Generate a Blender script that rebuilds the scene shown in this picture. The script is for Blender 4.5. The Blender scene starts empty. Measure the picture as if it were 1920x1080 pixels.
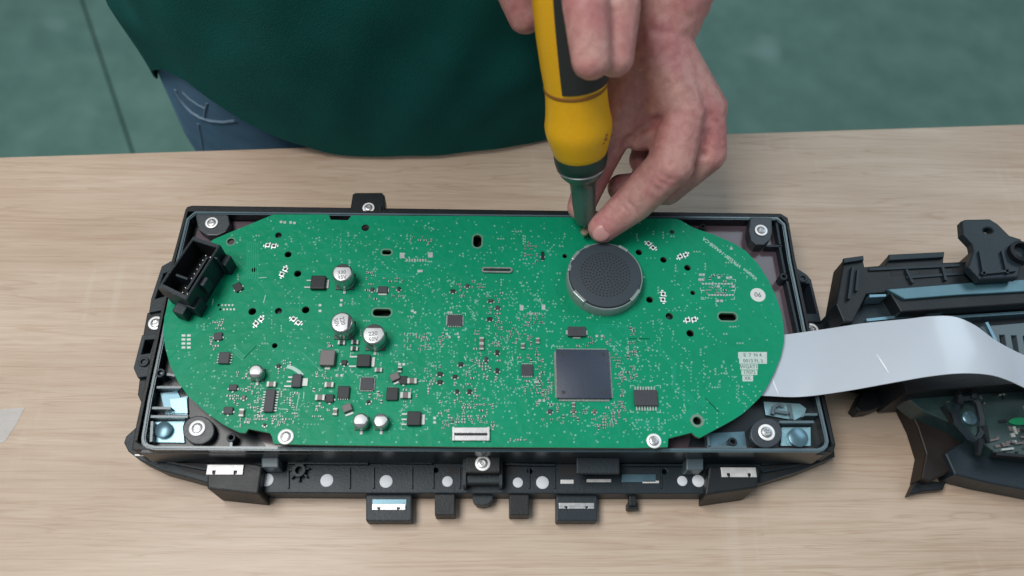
import bpy, bmesh, math, random
from mathutils import Vector, Matrix, Euler
from mathutils.bvhtree import BVHTree
random.seed(7)
R = math.radians
S = 0.01                      # the scene is laid out in centimetres and brought to metres at the end
scn = bpy.context.scene
C = scn.collection

# ------------------------------------------------------------------ camera
F_PX = 1500.0
def _basis(pitch, yaw, roll):
    f = Vector((math.sin(yaw)*math.cos(pitch), math.cos(yaw)*math.cos(pitch), -math.sin(pitch)))
    r = f.cross(Vector((0, 0, 1))).normalized(); u = r.cross(f)
    r2 = r*math.cos(roll) + u*math.sin(roll)
    return r2, r2.cross(f), f
CR, CU, CF = _basis(R(63.335), R(3.451), R(3.686))
CP = Vector((0.0695, -15.376, 49.7))
CP.z = 37.81
def at(px, py, z):
    d = CF*F_PX + CR*(px-960) - CU*(py-540)
    return CP + d*((z-CP.z)/d.z)
cam_d = bpy.data.cameras.new('camera'); cam = bpy.data.objects.new('camera', cam_d); C.objects.link(cam)
cam_d.sensor_width = 36; cam_d.lens = 36*F_PX/1920
M = Matrix((CR, CU, -CF)).transposed().to_4x4(); M.translation = CP*S
cam.matrix_world = M
cam_d.clip_start = 0.01; cam_d.clip_end = 50
cam_d.dof.use_dof = True; cam_d.dof.focus_distance = 0.385; cam_d.dof.aperture_fstop = 7.0
scn.camera = cam

# ------------------------------------------------------------------ world and lamps
w = bpy.data.worlds.new('World'); scn.world = w; w.use_nodes = True
bg = w.node_tree.nodes['Background']; bg.inputs[0].default_value = (0.66, 0.76, 0.84, 1); bg.inputs[1].default_value = 0.28
def area(name, loc, target, size, power, col):
    l = bpy.data.lights.new(name, 'AREA'); l.shape = 'RECTANGLE'; l.size, l.size_y = size; l.energy = power; l.color = col
    o = bpy.data.objects.new(name, l); C.objects.link(o); o.location = loc
    o.rotation_euler = (Vector(target)-Vector(loc)).to_track_quat('-Z', 'Y').to_euler()
    return o
area('ceiling_lamp', (-0.55, 0.05, 1.55), (0, 0, 0), (1.0, 0.55), 25.0, (1.0, 0.972, 0.935))
area('window_light', (0.9, 0.75, 1.25), (0, 0.1, 0), (1.0, 0.6), 7.0, (0.74, 0.90, 1.0))
scn.view_settings.view_transform = 'Standard'; scn.view_settings.look = 'None'
scn.view_settings.exposure = 0; scn.view_settings.gamma = 1

# ------------------------------------------------------------------ materials
def mat(name, col, rough=0.5, metal=0.0, bump=0.0, bscale=40.0, var=0.0, vscale=6.0, alpha=1.0, coat=0.0, spec=0.5, sub=0.0, trans=0.0, stretch=None, ior=1.5):
    m = bpy.data.materials.new(name); m.use_nodes = True; nt = m.node_tree; n = nt.nodes; b = n['Principled BSDF']
    b.inputs['Base Color'].default_value = (*col, 1); b.inputs['Roughness'].default_value = rough; b.inputs['Metallic'].default_value = metal
    b.inputs['Alpha'].default_value = alpha; b.inputs['Coat Weight'].default_value = coat; b.inputs['Coat Roughness'].default_value = 0.12
    b.inputs['Specular IOR Level'].default_value = spec; b.inputs['Transmission Weight'].default_value = trans; b.inputs['IOR'].default_value = ior
    if sub: b.inputs['Subsurface Weight'].default_value = sub; b.inputs['Subsurface Radius'].default_value = (0.012, 0.004, 0.002); b.inputs['Subsurface Scale'].default_value = 0.5
    tc = n.new('ShaderNodeTexCoord'); vec = tc.outputs['Object']
    if stretch:
        mp = n.new('ShaderNodeMapping'); mp.inputs['Scale'].default_value = stretch; nt.links.new(vec, mp.inputs[0]); vec = mp.outputs[0]
    if var:
        no = n.new('ShaderNodeTexNoise'); no.inputs['Scale'].default_value = vscale; no.inputs['Detail'].default_value = 4; nt.links.new(vec, no.inputs['Vector'])
        mx = n.new('ShaderNodeMix'); mx.data_type = 'RGBA'
        mx.inputs[6].default_value = (*[c*(1-var) for c in col], 1); mx.inputs[7].default_value = (*[min(1, c*(1+var)) for c in col], 1)
        nt.links.new(no.outputs[0], mx.inputs[0]); nt.links.new(mx.outputs[2], b.inputs['Base Color'])
        mr = n.new('ShaderNodeMapRange'); mr.inputs[3].default_value = max(0.02, rough-0.08); mr.inputs[4].default_value = min(1, rough+0.08)
        nt.links.new(no.outputs[0], mr.inputs[0]); nt.links.new(mr.outputs[0], b.inputs['Roughness'])
    if bump:
        nb = n.new('ShaderNodeTexNoise'); nb.inputs['Scale'].default_value = bscale; nb.inputs['Detail'].default_value = 3; nt.links.new(vec, nb.inputs['Vector'])
        bp = n.new('ShaderNodeBump'); bp.inputs['Strength'].default_value = bump; bp.inputs['Distance'].default_value = 0.0004
        nt.links.new(nb.outputs[0], bp.inputs['Height']); nt.links.new(bp.outputs[0], b.inputs['Normal'])
    return m
PL = mat('black_plastic', (0.008, 0.011, 0.014), 0.45, bump=0.25, bscale=9, var=0.2, vscale=1.2, spec=0.3)
PLG = mat('grey_black_plastic', (0.012, 0.022, 0.030), 0.46, bump=0.25, bscale=9, var=0.2, vscale=.8, spec=0.32)
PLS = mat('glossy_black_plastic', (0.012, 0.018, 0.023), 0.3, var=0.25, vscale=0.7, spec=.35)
RIM = mat('rim_painted_blue_sheen', (0.085, 0.135, 0.160), 0.25, var=0.3, vscale=0.6)  # bluish reflection on black plastic, put into the base colour
FLOORP = mat('tray_floor_plastic', (0.085, 0.062, 0.076), 0.20, var=0.35, vscale=0.35)  # purplish brown reflection of the surroundings painted into the floor colour
DARK = mat('hollow_shade_black', (0.006, 0.007, 0.009), 0.6)  # near-black: shade inside hollows and holes put into the colour
FILM2 = mat('edge_film_painted_teal_sheen', (0.055, 0.135, 0.17), 0.32, metal=0.3, var=0.5, vscale=0.45)  # edge strip film, its teal reflection painted as base colour
FILM = mat('film_painted_teal_sheen', (0.24, 0.42, 0.48), 0.34, metal=0.45, var=0.35, vscale=1.1)  # foil whose teal window reflection is put into the colour
FILMD = mat('film_painted_dull_sheen', (0.10, 0.19, 0.24), 0.3, metal=0.5, var=0.3, vscale=1.4)  # duller version, the teal sheen again painted in
SIL = mat('bright_steel', (0.60, 0.60, 0.60), 0.5, metal=0.55, bump=0.3, bscale=5, var=0.25, vscale=3)
STEEL = mat('dull_steel', (0.40, 0.41, 0.42), 0.38, metal=0.9, var=0.2)
WASH = mat('zinc_washer', (0.86, 0.87, 0.88), 0.45, metal=0.25)
TIN = mat('solder_tin', (0.38, 0.42, 0.41), 0.45, metal=0.35, var=0.3)
VIA = mat('via_solder', (0.17, 0.42, 0.33), 0.5, var=0.3, spec=.3)
SILK = mat('white_silkscreen', (0.40, 0.58, 0.52), 0.6)
SILKW = mat('white_label_ink', (0.46, 0.56, 0.52), 0.6, var=0.15)
INK = mat('dark_label_ink', (0.10, 0.17, 0.15), 0.7)
CHIP = mat('chip_epoxy', (0.034, 0.046, 0.074), 0.40, bump=0.2, bscale=20, var=0.1, spec=.35)
CHIPG = mat('small_chip_epoxy', (0.045, 0.048, 0.058), 0.5, var=0.2, spec=.3)
CHIPD = mat('dark_chip_epoxy', (0.014, 0.018, 0.022), 0.45, spec=.3)
CERAM = mat('brown_ceramic', (0.13, 0.095, 0.085), 0.4, var=0.2)
INDU = mat('grey_ferrite', (0.13, 0.115, 0.12), 0.5, var=0.15)
ALU = mat('capacitor_aluminium', (0.50, 0.52, 0.52), 0.28, metal=0.92, bump=0.08, bscale=15)
ALUT = mat('capacitor_top', (0.60, 0.62, 0.63), 0.45, metal=0.25)
MARK = mat('black_polarity_ink', (0.02, 0.022, 0.028), 0.5)
PURP = mat('printed_violet_grey_ink', (0.15, 0.13, 0.17), 0.6)
WHITE = mat('matt_white_disc', (0.66, 0.70, 0.75), 0.7, var=0.08)
STICK = mat('white_round_label', (0.62, 0.66, 0.64), 0.6)
PADM = mat('slate_plastic', (0.024, 0.034, 0.043), 0.42, bump=0.2, bscale=9, var=0.15)
GRILL = mat('speaker_plastic', (0.036, 0.050, 0.064), 0.6, bump=0.2, bscale=12, var=0.08, spec=.3)
CLEAR = mat('translucent_grey_plastic', (0.34, 0.42, 0.41), 0.2, var=0.25, vscale=2, coat=0.6, trans=0.35)
YEL = mat('yellow_plastic', (0.80, 0.42, 0.003), 0.40, bump=0.2, bscale=6, var=0.08)
GNMET = mat('green_grey_metal_nose', (0.10, 0.19, 0.165), 0.30, metal=0.55, var=0.15, stretch=(6, 6, .3))
RUB = mat('black_rubber', (0.018, 0.022, 0.022), 0.6, bump=0.2)
RUBG = mat('dark_green_rubber', (0.010, 0.035, 0.028), 0.45)
LOGO = mat('brown_moulded_emblem', (0.25, 0.10, 0.01), 0.5)
BRASS = mat('brass_screw', (0.60, 0.50, 0.36), 0.3, metal=0.9)
SHIRT = mat('dark_teal_cotton', (0.005, 0.094, 0.088), 0.9, bump=0.8, bscale=11, var=0.3, vscale=0.35, spec=0.2)
JEANS = mat('blue_denim', (0.125, 0.24, 0.37), 0.9, bump=0.7, bscale=14, var=0.35, vscale=0.5, spec=0.2)
SEAM = mat('pale_denim_seam', (0.22, 0.32, 0.42), 0.9, bump=0.5, var=0.2, vscale=3)
FFC = mat('white_ribbon_film', (0.50, 0.545, 0.61), 0.26, spec=0.5, coat=0.3, sub=0.1)
FFCL = mat('ribbon_line_and_glint', (0.85, 0.88, 0.92), 0.3)  # near-white for a marking line and a painted glint
BROWN = mat('smoky_brown_plastic', (0.014, 0.010, 0.009), 0.5, spec=.3, var=0.3, vscale=0.8)
BOARD2 = mat('dark_teal_board', (0.020, 0.046, 0.047), 0.35, var=0.6, vscale=1.6)
GLED = mat('green_solder_patch', (0.004, 0.20, 0.085), 0.45)
TAPE = mat('crinkled_clear_tape', (0.75, 0.78, 0.80), 0.2, alpha=0.30, bump=0.8, bscale=3)
VENT = mat('blue_grey_vent_plastic', (0.075, 0.11, 0.13), 0.4)

def board_material():
    m = bpy.data.materials.new('green_solder_mask'); m.use_nodes = True; nt = m.node_tree; n = nt.nodes; L = nt.links; b = n['Principled BSDF']
    tc = n.new('ShaderNodeTexCoord')
    big = n.new('ShaderNodeTexNoise'); big.inputs['Scale'].default_value = 0.35; big.inputs['Detail'].default_value = 2; L.new(tc.outputs['Object'], big.inputs['Vector'])
    mx = n.new('ShaderNodeMix'); mx.data_type = 'RGBA'; mx.inputs[6].default_value = (0.0012, 0.222, 0.106, 1); mx.inputs[7].default_value = (0.002, 0.280, 0.150, 1); L.new(big.outputs[0], mx.inputs[0])
    # copper tracks under the mask: cells with straight sides and thin lines between
    vo = n.new('ShaderNodeTexVoronoi'); vo.distance = 'CHEBYCHEV'; vo.inputs['Scale'].default_value = 2.2; L.new(tc.outputs['Object'], vo.inputs['Vector'])
    vo2 = n.new('ShaderNodeTexVoronoi'); vo2.distance = 'CHEBYCHEV'; vo2.inputs['Scale'].default_value = 7.0; L.new(tc.outputs['Object'], vo2.inputs['Vector'])
    fr = n.new('ShaderNodeMath'); fr.operation = 'FRACT'; ml = n.new('ShaderNodeMath'); ml.operation = 'MULTIPLY'; ml.inputs[1].default_value = 9.0
    L.new(vo.outputs['Distance'], ml.inputs[0]); L.new(ml.outputs[0], fr.inputs[0])
    gt = n.new('ShaderNodeMath'); gt.operation = 'GREATER_THAN'; gt.inputs[1].default_value = 0.72; L.new(fr.outputs[0], gt.inputs[0])
    m2 = n.new('ShaderNodeMix'); m2.data_type = 'RGBA'; m2.blend_type = 'MULTIPLY'; m2.inputs[7].default_value = (0.75, 0.86, 0.84, 1)
    mk = n.new('ShaderNodeMath'); mk.operation = 'MULTIPLY'; L.new(gt.outputs[0], mk.inputs[0]); L.new(vo2.outputs['Distance'], mk.inputs[1])
    L.new(mk.outputs[0], m2.inputs[0]); L.new(mx.outputs[2], m2.inputs[6]); L.new(m2.outputs[2], b.inputs['Base Color'])
    b.inputs['Roughness'].default_value = 0.42; b.inputs['Specular IOR Level'].default_value = 0.14
    bp = n.new('ShaderNodeBump'); bp.inputs['Strength'].default_value = 0.12; bp.inputs['Distance'].default_value = 0.0003
    L.new(fr.outputs[0], bp.inputs['Height']); L.new(bp.outputs[0], b.inputs['Normal'])
    return m
PCB = board_material()
RIMC = mat('tarnished_copper_rim', (0.15, 0.22, 0.18), 0.5, var=0.2)
TRACK = mat('masked_copper_track', (0.006, 0.30, 0.185), 0.35, spec=.3)
PCBE = mat('board_edge_laminate', (0.10, 0.13, 0.075), 0.6)

def wood_material():
    m = bpy.data.materials.new('pale_oak_laminate'); m.use_nodes = True; nt = m.node_tree; n = nt.nodes; L = nt.links; b = n['Principled BSDF']
    tc = n.new('ShaderNodeTexCoord')
    def noise(scale, detail, sx, sy, dist=0.0):
        mp = n.new('ShaderNodeMapping'); mp.inputs['Scale'].default_value = (sx, sy, 1); L.new(tc.outputs['Object'], mp.inputs[0])
        t = n.new('ShaderNodeTexNoise'); t.inputs['Scale'].default_value = scale; t.inputs['Detail'].default_value = detail; t.inputs['Distortion'].default_value = dist; L.new(mp.outputs[0], t.inputs['Vector']); return t
    a = noise(1.0, 3, 0.035, 0.30, 0.6)      # broad bands
    g = noise(1.0, 6, 0.16, 3.4, 0.5)        # grain
    p = noise(1.0, 2, 0.55, 22.0)             # pores
    k = noise(1.0, 2, 0.09, 0.12)            # clouds
    r1 = n.new('ShaderNodeValToRGB'); L.new(a.outputs[0], r1.inputs[0])
    e = r1.color_ramp.elements; e[0].position = 0.30; e[0].color = (0.48, 0.378, 0.288, 1); e[1].position = 0.72; e[1].color = (0.605, 0.505, 0.405, 1)
    r2 = n.new('ShaderNodeValToRGB'); L.new(g.outputs[0], r2.inputs[0])
    e = r2.color_ramp.elements; e[0].position = 0.33; e[0].color = (0.91, 0.885, 0.86, 1); e[1].position = 0.62; e[1].color = (1, 1, 1, 1)
    r3 = n.new('ShaderNodeValToRGB'); L.new(p.outputs[0], r3.inputs[0])
    e = r3.color_ramp.elements; e[0].position = 0.34; e[0].color = (0.90, 0.885, 0.87, 1); e[1].position = 0.50; e[1].color = (1, 1, 1, 1)
    r4 = n.new('ShaderNodeValToRGB'); L.new(k.outputs[0], r4.inputs[0])
    e = r4.color_ramp.elements; e[0].position = 0.35; e[0].color = (0.93, 0.885, 0.87, 1); e[1].position = 0.65; e[1].color = (1, 1, 1, 1)
    cur = r1.outputs[0]
    ln_ = noise(1.0, 3, 0.045, 1.1, 1.6); r5 = n.new('ShaderNodeValToRGB'); L.new(ln_.outputs[0], r5.inputs[0])
    e = r5.color_ramp.elements; e[0].position = 0.455; e[0].color = (1, 1, 1, 1); e[1].position = 0.50; e[1].color = (0.88, 0.83, 0.80, 1); q_ = e.new(0.515); q_.color = (1, 1, 1, 1)
    for rr in (r2, r3, r4, r5):
        mx = n.new('ShaderNodeMix'); mx.data_type = 'RGBA'; mx.blend_type = 'MULTIPLY'; mx.inputs[0].default_value = 1
        L.new(cur, mx.inputs[6]); L.new(rr.outputs[0], mx.inputs[7]); cur = mx.outputs[2]
    mp = n.new('ShaderNodeMapping'); mp.inputs['Scale'].default_value = (.9, .12, 1); mp.inputs['Rotation'].default_value = (0, 0, R(35)); L.new(tc.outputs['Object'], mp.inputs[0])
    sc1 = n.new('ShaderNodeTexNoise'); sc1.inputs['Scale'].default_value = 1.3; sc1.inputs['Detail'].default_value = 4; L.new(mp.outputs[0], sc1.inputs['Vector'])
    sc2 = n.new('ShaderNodeTexNoise'); sc2.inputs['Scale'].default_value = .11; L.new(tc.outputs['Object'], sc2.inputs['Vector'])
    def ss(src, lo, hi): q = n.new('ShaderNodeMapRange'); q.inputs[1].default_value = lo; q.inputs[2].default_value = hi; L.new(src, q.inputs[0]); return q.outputs[0]
    mu = n.new('ShaderNodeMath'); mu.operation = 'MULTIPLY'; L.new(ss(sc1.outputs[0], .56, .68), mu.inputs[0]); L.new(ss(sc2.outputs[0], .50, .62), mu.inputs[1])
    m3 = n.new('ShaderNodeMath'); m3.operation = 'MULTIPLY'; m3.inputs[1].default_value = .10; L.new(mu.outputs[0], m3.inputs[0])
    mx = n.new('ShaderNodeMix'); mx.data_type = 'RGBA'; L.new(m3.outputs[0], mx.inputs[0]); L.new(cur, mx.inputs[6]); mx.inputs[7].default_value = (0.72, 0.68, 0.63, 1); cur = mx.outputs[2]
    L.new(cur, b.inputs['Base Color'])
    b.inputs['Roughness'].default_value = 0.42; b.inputs['Specular IOR Level'].default_value = 0.4
    bp = n.new('ShaderNodeBump'); bp.inputs['Strength'].default_value = 0.15; bp.inputs['Distance'].default_value = 0.0003; L.new(p.outputs[0], bp.inputs['Height']); L.new(bp.outputs[0], b.inputs['Normal'])
    return m
WOOD = wood_material()

def floor_material():
    m = mat('teal_green_floor_vinyl', (0.085, 0.205, 0.185), 0.35, var=0.12, vscale=0.03)
    nt = m.node_tree; n = nt.nodes; L = nt.links; b = n['Principled BSDF']
    tc = n.new('ShaderNodeTexCoord'); t = n.new('ShaderNodeTexNoise'); t.inputs['Scale'].default_value = 0.16; t.inputs['Detail'].default_value = 5; L.new(tc.outputs['Object'], t.inputs['Vector'])
    r = n.new('ShaderNodeValToRGB'); L.new(t.outputs[0], r.inputs[0]); e = r.color_ramp.elements
    e[0].position = 0.35; e[0].color = (0.115, 0.235, 0.200, 1); e[1].position = 0.78; e[1].color = (0.170, 0.315, 0.270, 1)
    s = n.new('ShaderNodeTexNoise'); s.inputs['Scale'].default_value = 0.09; s.inputs['Detail'].default_value = 1; L.new(tc.outputs['Object'], s.inputs['Vector'])
    r2 = n.new('ShaderNodeValToRGB'); L.new(s.outputs[0], r2.inputs[0]); e = r2.color_ramp.elements
    e[0].position = 0.70; e[0].color = (0, 0, 0, 1); e[1].position = 0.80; e[1].color = (1, 1, 1, 1)
    mx = n.new('ShaderNodeMix'); mx.data_type = 'RGBA'; L.new(r2.outputs[0], mx.inputs[0]); L.new(r.outputs[0], mx.inputs[6]); mx.inputs[7].default_value = (0.22, 0.36, 0.33, 1)
    L.new(mx.outputs[2], b.inputs['Base Color'])
    return m
FLOOR = floor_material()
FJOIN = mat('floor_joint_filler', (0.022, 0.06, 0.052), 0.7)

def skin_material():
    m = mat('hand_skin', (0.5, 0.25, 0.2), 0.48, sub=0.10)
    nt = m.node_tree; n = nt.nodes; L = nt.links; b = n['Principled BSDF']; tc = n.new('ShaderNodeTexCoord')
    def noise(sc, det, dist=0): t = n.new('ShaderNodeTexNoise'); t.inputs['Scale'].default_value = sc; t.inputs['Detail'].default_value = det; t.inputs['Distortion'].default_value = dist; L.new(tc.outputs['Object'], t.inputs['Vector']); return t.outputs[0]
    big, mid_, fine = noise(0.5, 3), noise(2.6, 4, .6), noise(14, 3)
    def ramp(src, p0, c0, p1, c1): r = n.new('ShaderNodeValToRGB'); L.new(src, r.inputs[0]); e = r.color_ramp.elements; e[0].position = p0; e[0].color = c0; e[1].position = p1; e[1].color = c1; return r.outputs[0]
    c1 = ramp(big, .35, (0.53, 0.225, 0.220, 1), .66, (0.59, 0.335, 0.295, 1)); c2 = ramp(mid_, .36, (0.86, 0.78, 0.80, 1), .62, (1, 1, 1, 1))
    mx = n.new('ShaderNodeMix'); mx.data_type = 'RGBA'; mx.blend_type = 'MULTIPLY'; mx.inputs[0].default_value = 1; L.new(c1, mx.inputs[6]); L.new(c2, mx.inputs[7]); L.new(mx.outputs[2], b.inputs['Base Color'])
    vo = n.new('ShaderNodeTexVoronoi'); vo.feature = 'DISTANCE_TO_EDGE'; vo.inputs['Scale'].default_value = 7; L.new(tc.outputs['Object'], vo.inputs['Vector'])
    rv = ramp(vo.outputs['Distance'], 0, (0, 0, 0, 1), .14, (1, 1, 1, 1))
    ad = n.new('ShaderNodeMath'); ad.operation = 'ADD'; L.new(rv, ad.inputs[0]); L.new(fine, ad.inputs[1])
    a2 = n.new('ShaderNodeMath'); a2.operation = 'MULTIPLY_ADD'; L.new(mid_, a2.inputs[0]); a2.inputs[1].default_value = 2.5; L.new(ad.outputs[0], a2.inputs[2])
    bp = n.new('ShaderNodeBump'); bp.inputs['Strength'].default_value = 0.14; bp.inputs['Distance'].default_value = 0.0003; L.new(a2.outputs[0], bp.inputs['Height']); L.new(bp.outputs[0], b.inputs['Normal'])
    return m
SKIN = skin_material()
NAIL = mat('fingernail', (0.56, 0.29, 0.275), 0.38)

# ------------------------------------------------------------------ object helpers
W = {}                        # world matrix of every object, in centimetres
ROOTS = []
def link(o, parent=None, m=None):
    C.objects.link(o); m = m or Matrix.Identity(4); W[o.name] = m
    if parent is not None:
        o.parent = parent; o.matrix_parent_inverse = W[parent.name].inverted()
    else: ROOTS.append(o)
    o.matrix_basis = m
    return o
def thing(name, loc, label, cat, group=None):
    o = bpy.data.objects.new(name, None); o.empty_display_size = 2; link(o, None, Matrix.Translation(Vector(loc)))
    o['label'] = label; o['category'] = cat
    if group: o['group'] = group
    return o
def mesh_from(bm, name, mats, smooth=False):
    me = bpy.data.meshes.new(name); bm.to_mesh(me); bm.free()
    for m in (mats if isinstance(mats, (list, tuple)) else [mats]): me.materials.append(m)
    if smooth:
        for p in me.polygons: p.use_smooth = True
    if any(p.use_smooth for p in me.polygons): me.set_sharp_from_angle(angle=R(38))
    return me
def obj(name, bm, mats, parent=None, m=None, smooth=False, label=None, kind=None):
    me = mesh_from(bm, name, mats, smooth) if isinstance(bm, bmesh.types.BMesh) else bm
    o = bpy.data.objects.new(name, me); link(o, parent, m)
    if label: o['label'] = label
    if kind: o['kind'] = kind
    return o
def BM(): return bmesh.new()
def set_mat(faces, i):
    for f in faces: f.material_index = i
def prism(bm, pts, z0, z1, bev=0.0, mi=0, top=None):
    """extrude the xy outline pts from z0 up to z1; top may give another outline for the upper face"""
    top = top or pts
    a = [bm.verts.new((p[0], p[1], z0)) for p in pts]; b = [bm.verts.new((p[0], p[1], z1)) for p in top]
    n = len(pts); fs = [bm.faces.new(a[::-1]), bm.faces.new(b)]
    for i in range(n): fs.append(bm.faces.new((a[i], a[(i+1) % n], b[(i+1) % n], b[i])))
    set_mat(fs, mi)
    bmesh.ops.recalc_face_normals(bm, faces=fs)
    if bev:
        es = list({e for f in fs for e in f.edges})
        r = bmesh.ops.bevel(bm, geom=es, offset=bev, segments=2, affect='EDGES', profile=0.6, clamp_overlap=True)
        set_mat(r['faces'], mi)
def px(pts, z): return [at(x, y, z).xy for x, y in pts]
def box(bm, c, s, bev=0.0, mi=0, rot=0.0):
    cx, cy, cz = c; hx, hy, hz = s[0]/2, s[1]/2, s[2]/2; cr, sr = math.cos(rot), math.sin(rot)
    pts = [(cx+x*cr-y*sr, cy+x*sr+y*cr) for x, y in ((-hx, -hy), (hx, -hy), (hx, hy), (-hx, hy))]
    prism(bm, pts, cz-hz, cz+hz, bev, mi)
def pquad(x0, y0, x1, y1): return [(x0, y1), (x1, y1), (x1, y0), (x0, y0)]
def pbox(bm, x0, y0, x1, y1, z0, z1, bev=0.03, mi=0): prism(bm, px(pquad(x0, y0, x1, y1), z1), z0, z1, bev, mi)
def lathe(bm, prof, n=24, c=(0, 0, 0), mi=0, mis=None):
    rings = []
    for r, z in prof:
        if r < 1e-5: rings.append([bm.verts.new((c[0], c[1], c[2]+z))])
        else: rings.append([bm.verts.new((c[0]+r*math.cos(2*math.pi*i/n), c[1]+r*math.sin(2*math.pi*i/n), c[2]+z)) for i in range(n)])
    for k in range(len(rings)-1):
        a, b = rings[k], rings[k+1]; idx = mis[k] if mis else mi
        for i in range(n):
            j = (i+1) % n
            if len(a) == 1 and len(b) == 1: continue
            if len(a) == 1: f = bm.faces.new((a[0], b[i], b[j]))
            elif len(b) == 1: f = bm.faces.new((a[i], a[j], b[0]))
            else: f = bm.faces.new((a[i], a[j], b[j], b[i]))
            f.material_index = idx; f.smooth = True
def tube(bm, pts, r, n=8, mi=0, close=False):
    pts = [Vector(p) for p in pts]; rings = []
    for i, p in enumerate(pts):
        if close: t = pts[(i+1) % len(pts)]-pts[i-1]
        else: t = pts[min(i+1, len(pts)-1)]-pts[max(i-1, 0)]
        q = t.to_track_quat('Z', 'Y'); rr = r[i] if isinstance(r, (list, tuple)) else r
        rings.append([bm.verts.new(p+q@Vector((rr*math.cos(2*math.pi*k/n), rr*math.sin(2*math.pi*k/n), 0))) for k in range(n)])
    m = len(pts)
    for i in range(m if close else m-1):
        a, b = rings[i], rings[(i+1) % m]
        for k in range(n):
            f = bm.faces.new((a[k], a[(k+1) % n], b[(k+1) % n], b[k])); f.material_index = mi; f.smooth = True
    if not close:
        bm.faces.new(rings[0][::-1]).material_index = mi; bm.faces.new(rings[-1]).material_index = mi
def wall(bm, pts, width, z0, z1, close=False, mi=0):
    """a low wall of given width along an xy path"""
    P = [Vector((p[0], p[1])) for p in pts]; n = len(P); L_, R_ = [], []
    for i in range(n):
        if close: a, b = P[i-1], P[(i+1) % n]
        else: a, b = P[max(i-1, 0)], P[min(i+1, n-1)]
        d1 = (P[i]-a).normalized() if (P[i]-a).length > 1e-6 else (b-P[i]).normalized()
        d2 = (b-P[i]).normalized() if (b-P[i]).length > 1e-6 else d1
        nn = Vector((-(d1+d2).y, (d1+d2).x)).normalized(); k = max(0.5, nn.dot(Vector((-d1.y, d1.x))))
        L_.append(P[i]+nn*width/2/k); R_.append(P[i]-nn*width/2/k)
    ring = [[bm.verts.new((*l, z0)), bm.verts.new((*l, z1)), bm.verts.new((*r, z1)), bm.verts.new((*r, z0))] for l, r in zip(L_, R_)]
    fs = []
    for i in range(n if close else n-1):
        a, b = ring[i], ring[(i+1) % n]
        for k in range(4): fs.append(bm.faces.new((a[k], a[(k+1) % 4], b[(k+1) % 4], b[k])))
    if not close: fs += [bm.faces.new(ring[0][::-1]), bm.faces.new(ring[-1])]
    bmesh.ops.recalc_face_normals(bm, faces=fs); set_mat(fs, mi)
def circ(cx, cy, r, n=20, ry=None, a0=0): return [(cx+r*math.cos(a0+2*math.pi*i/n), cy+(ry or r)*math.sin(a0+2*math.pi*i/n)) for i in range(n)]
def plate(name, outline, holes, z0, z1, mats, parent=None, bev=0.0, **kw):
    """a flat plate with real holes through it"""
    cu = bpy.data.curves.new(name, 'CURVE'); cu.dimensions = '2D'; cu.fill_mode = 'BOTH'; cu.extrude = (z1-z0)/2-bev; cu.bevel_depth = bev; cu.bevel_resolution = 1
    cu.offset = -bev
    for pts in [outline]+holes:
        s = cu.splines.new('POLY'); s.points.add(len(pts)-1); s.use_cyclic_u = True
        for i, p in enumerate(pts): s.points[i].co = (p[0], p[1], 0, 1)
    t = bpy.data.objects.new('t', cu); C.objects.link(t); dg = bpy.context.evaluated_depsgraph_get(); dg.update()
    me = bpy.data.meshes.new_from_object(t.evaluated_get(dg)); bpy.data.objects.remove(t); bpy.data.curves.remove(cu)
    me.name = name; me.materials.clear(); me.transform(Matrix.Translation((0, 0, (z0+z1)/2)))
    for m in mats: me.materials.append(m)
    for p in me.polygons: p.material_index = 0 if (len(mats) < 2 or abs(p.normal.z) > 0.7) else 1; p.use_smooth = False
    return obj(name, me, None, parent, **kw)
def text_mesh(s, size, m, name='lettering', depth=0.002, align='CENTER'):
    cu = bpy.data.curves.new(name, 'FONT'); cu.body = s; cu.size = size; cu.align_x = align; cu.align_y = 'CENTER'; cu.extrude = depth; cu.offset = size*0.012; cu.resolution_u = 3
    t = bpy.data.objects.new('t', cu); C.objects.link(t); dg = bpy.context.evaluated_depsgraph_get(); dg.update()
    me = bpy.data.meshes.new_from_object(t.evaluated_get(dg)); bpy.data.objects.remove(t); bpy.data.curves.remove(cu)
    me.name = name; me.materials.clear(); me.materials.append(m); return me
def TR(x, y, z, rz=0.0, s=1.0): return Matrix.Translation((x, y, z)) @ Matrix.Rotation(rz, 4, 'Z') @ Matrix.Scale(s, 4)
def atm(x, y, z, rz=0.0): p = at(x, y, z); return TR(p.x, p.y, z, rz)

# ------------------------------------------------------------------ heights (cm above the table top)
ZR = 3.5                       # tray rim
ZP = 3.95                      # board face
ZF = 2.85                       # tray floor
ZB = 1.2                       # front flange

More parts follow.
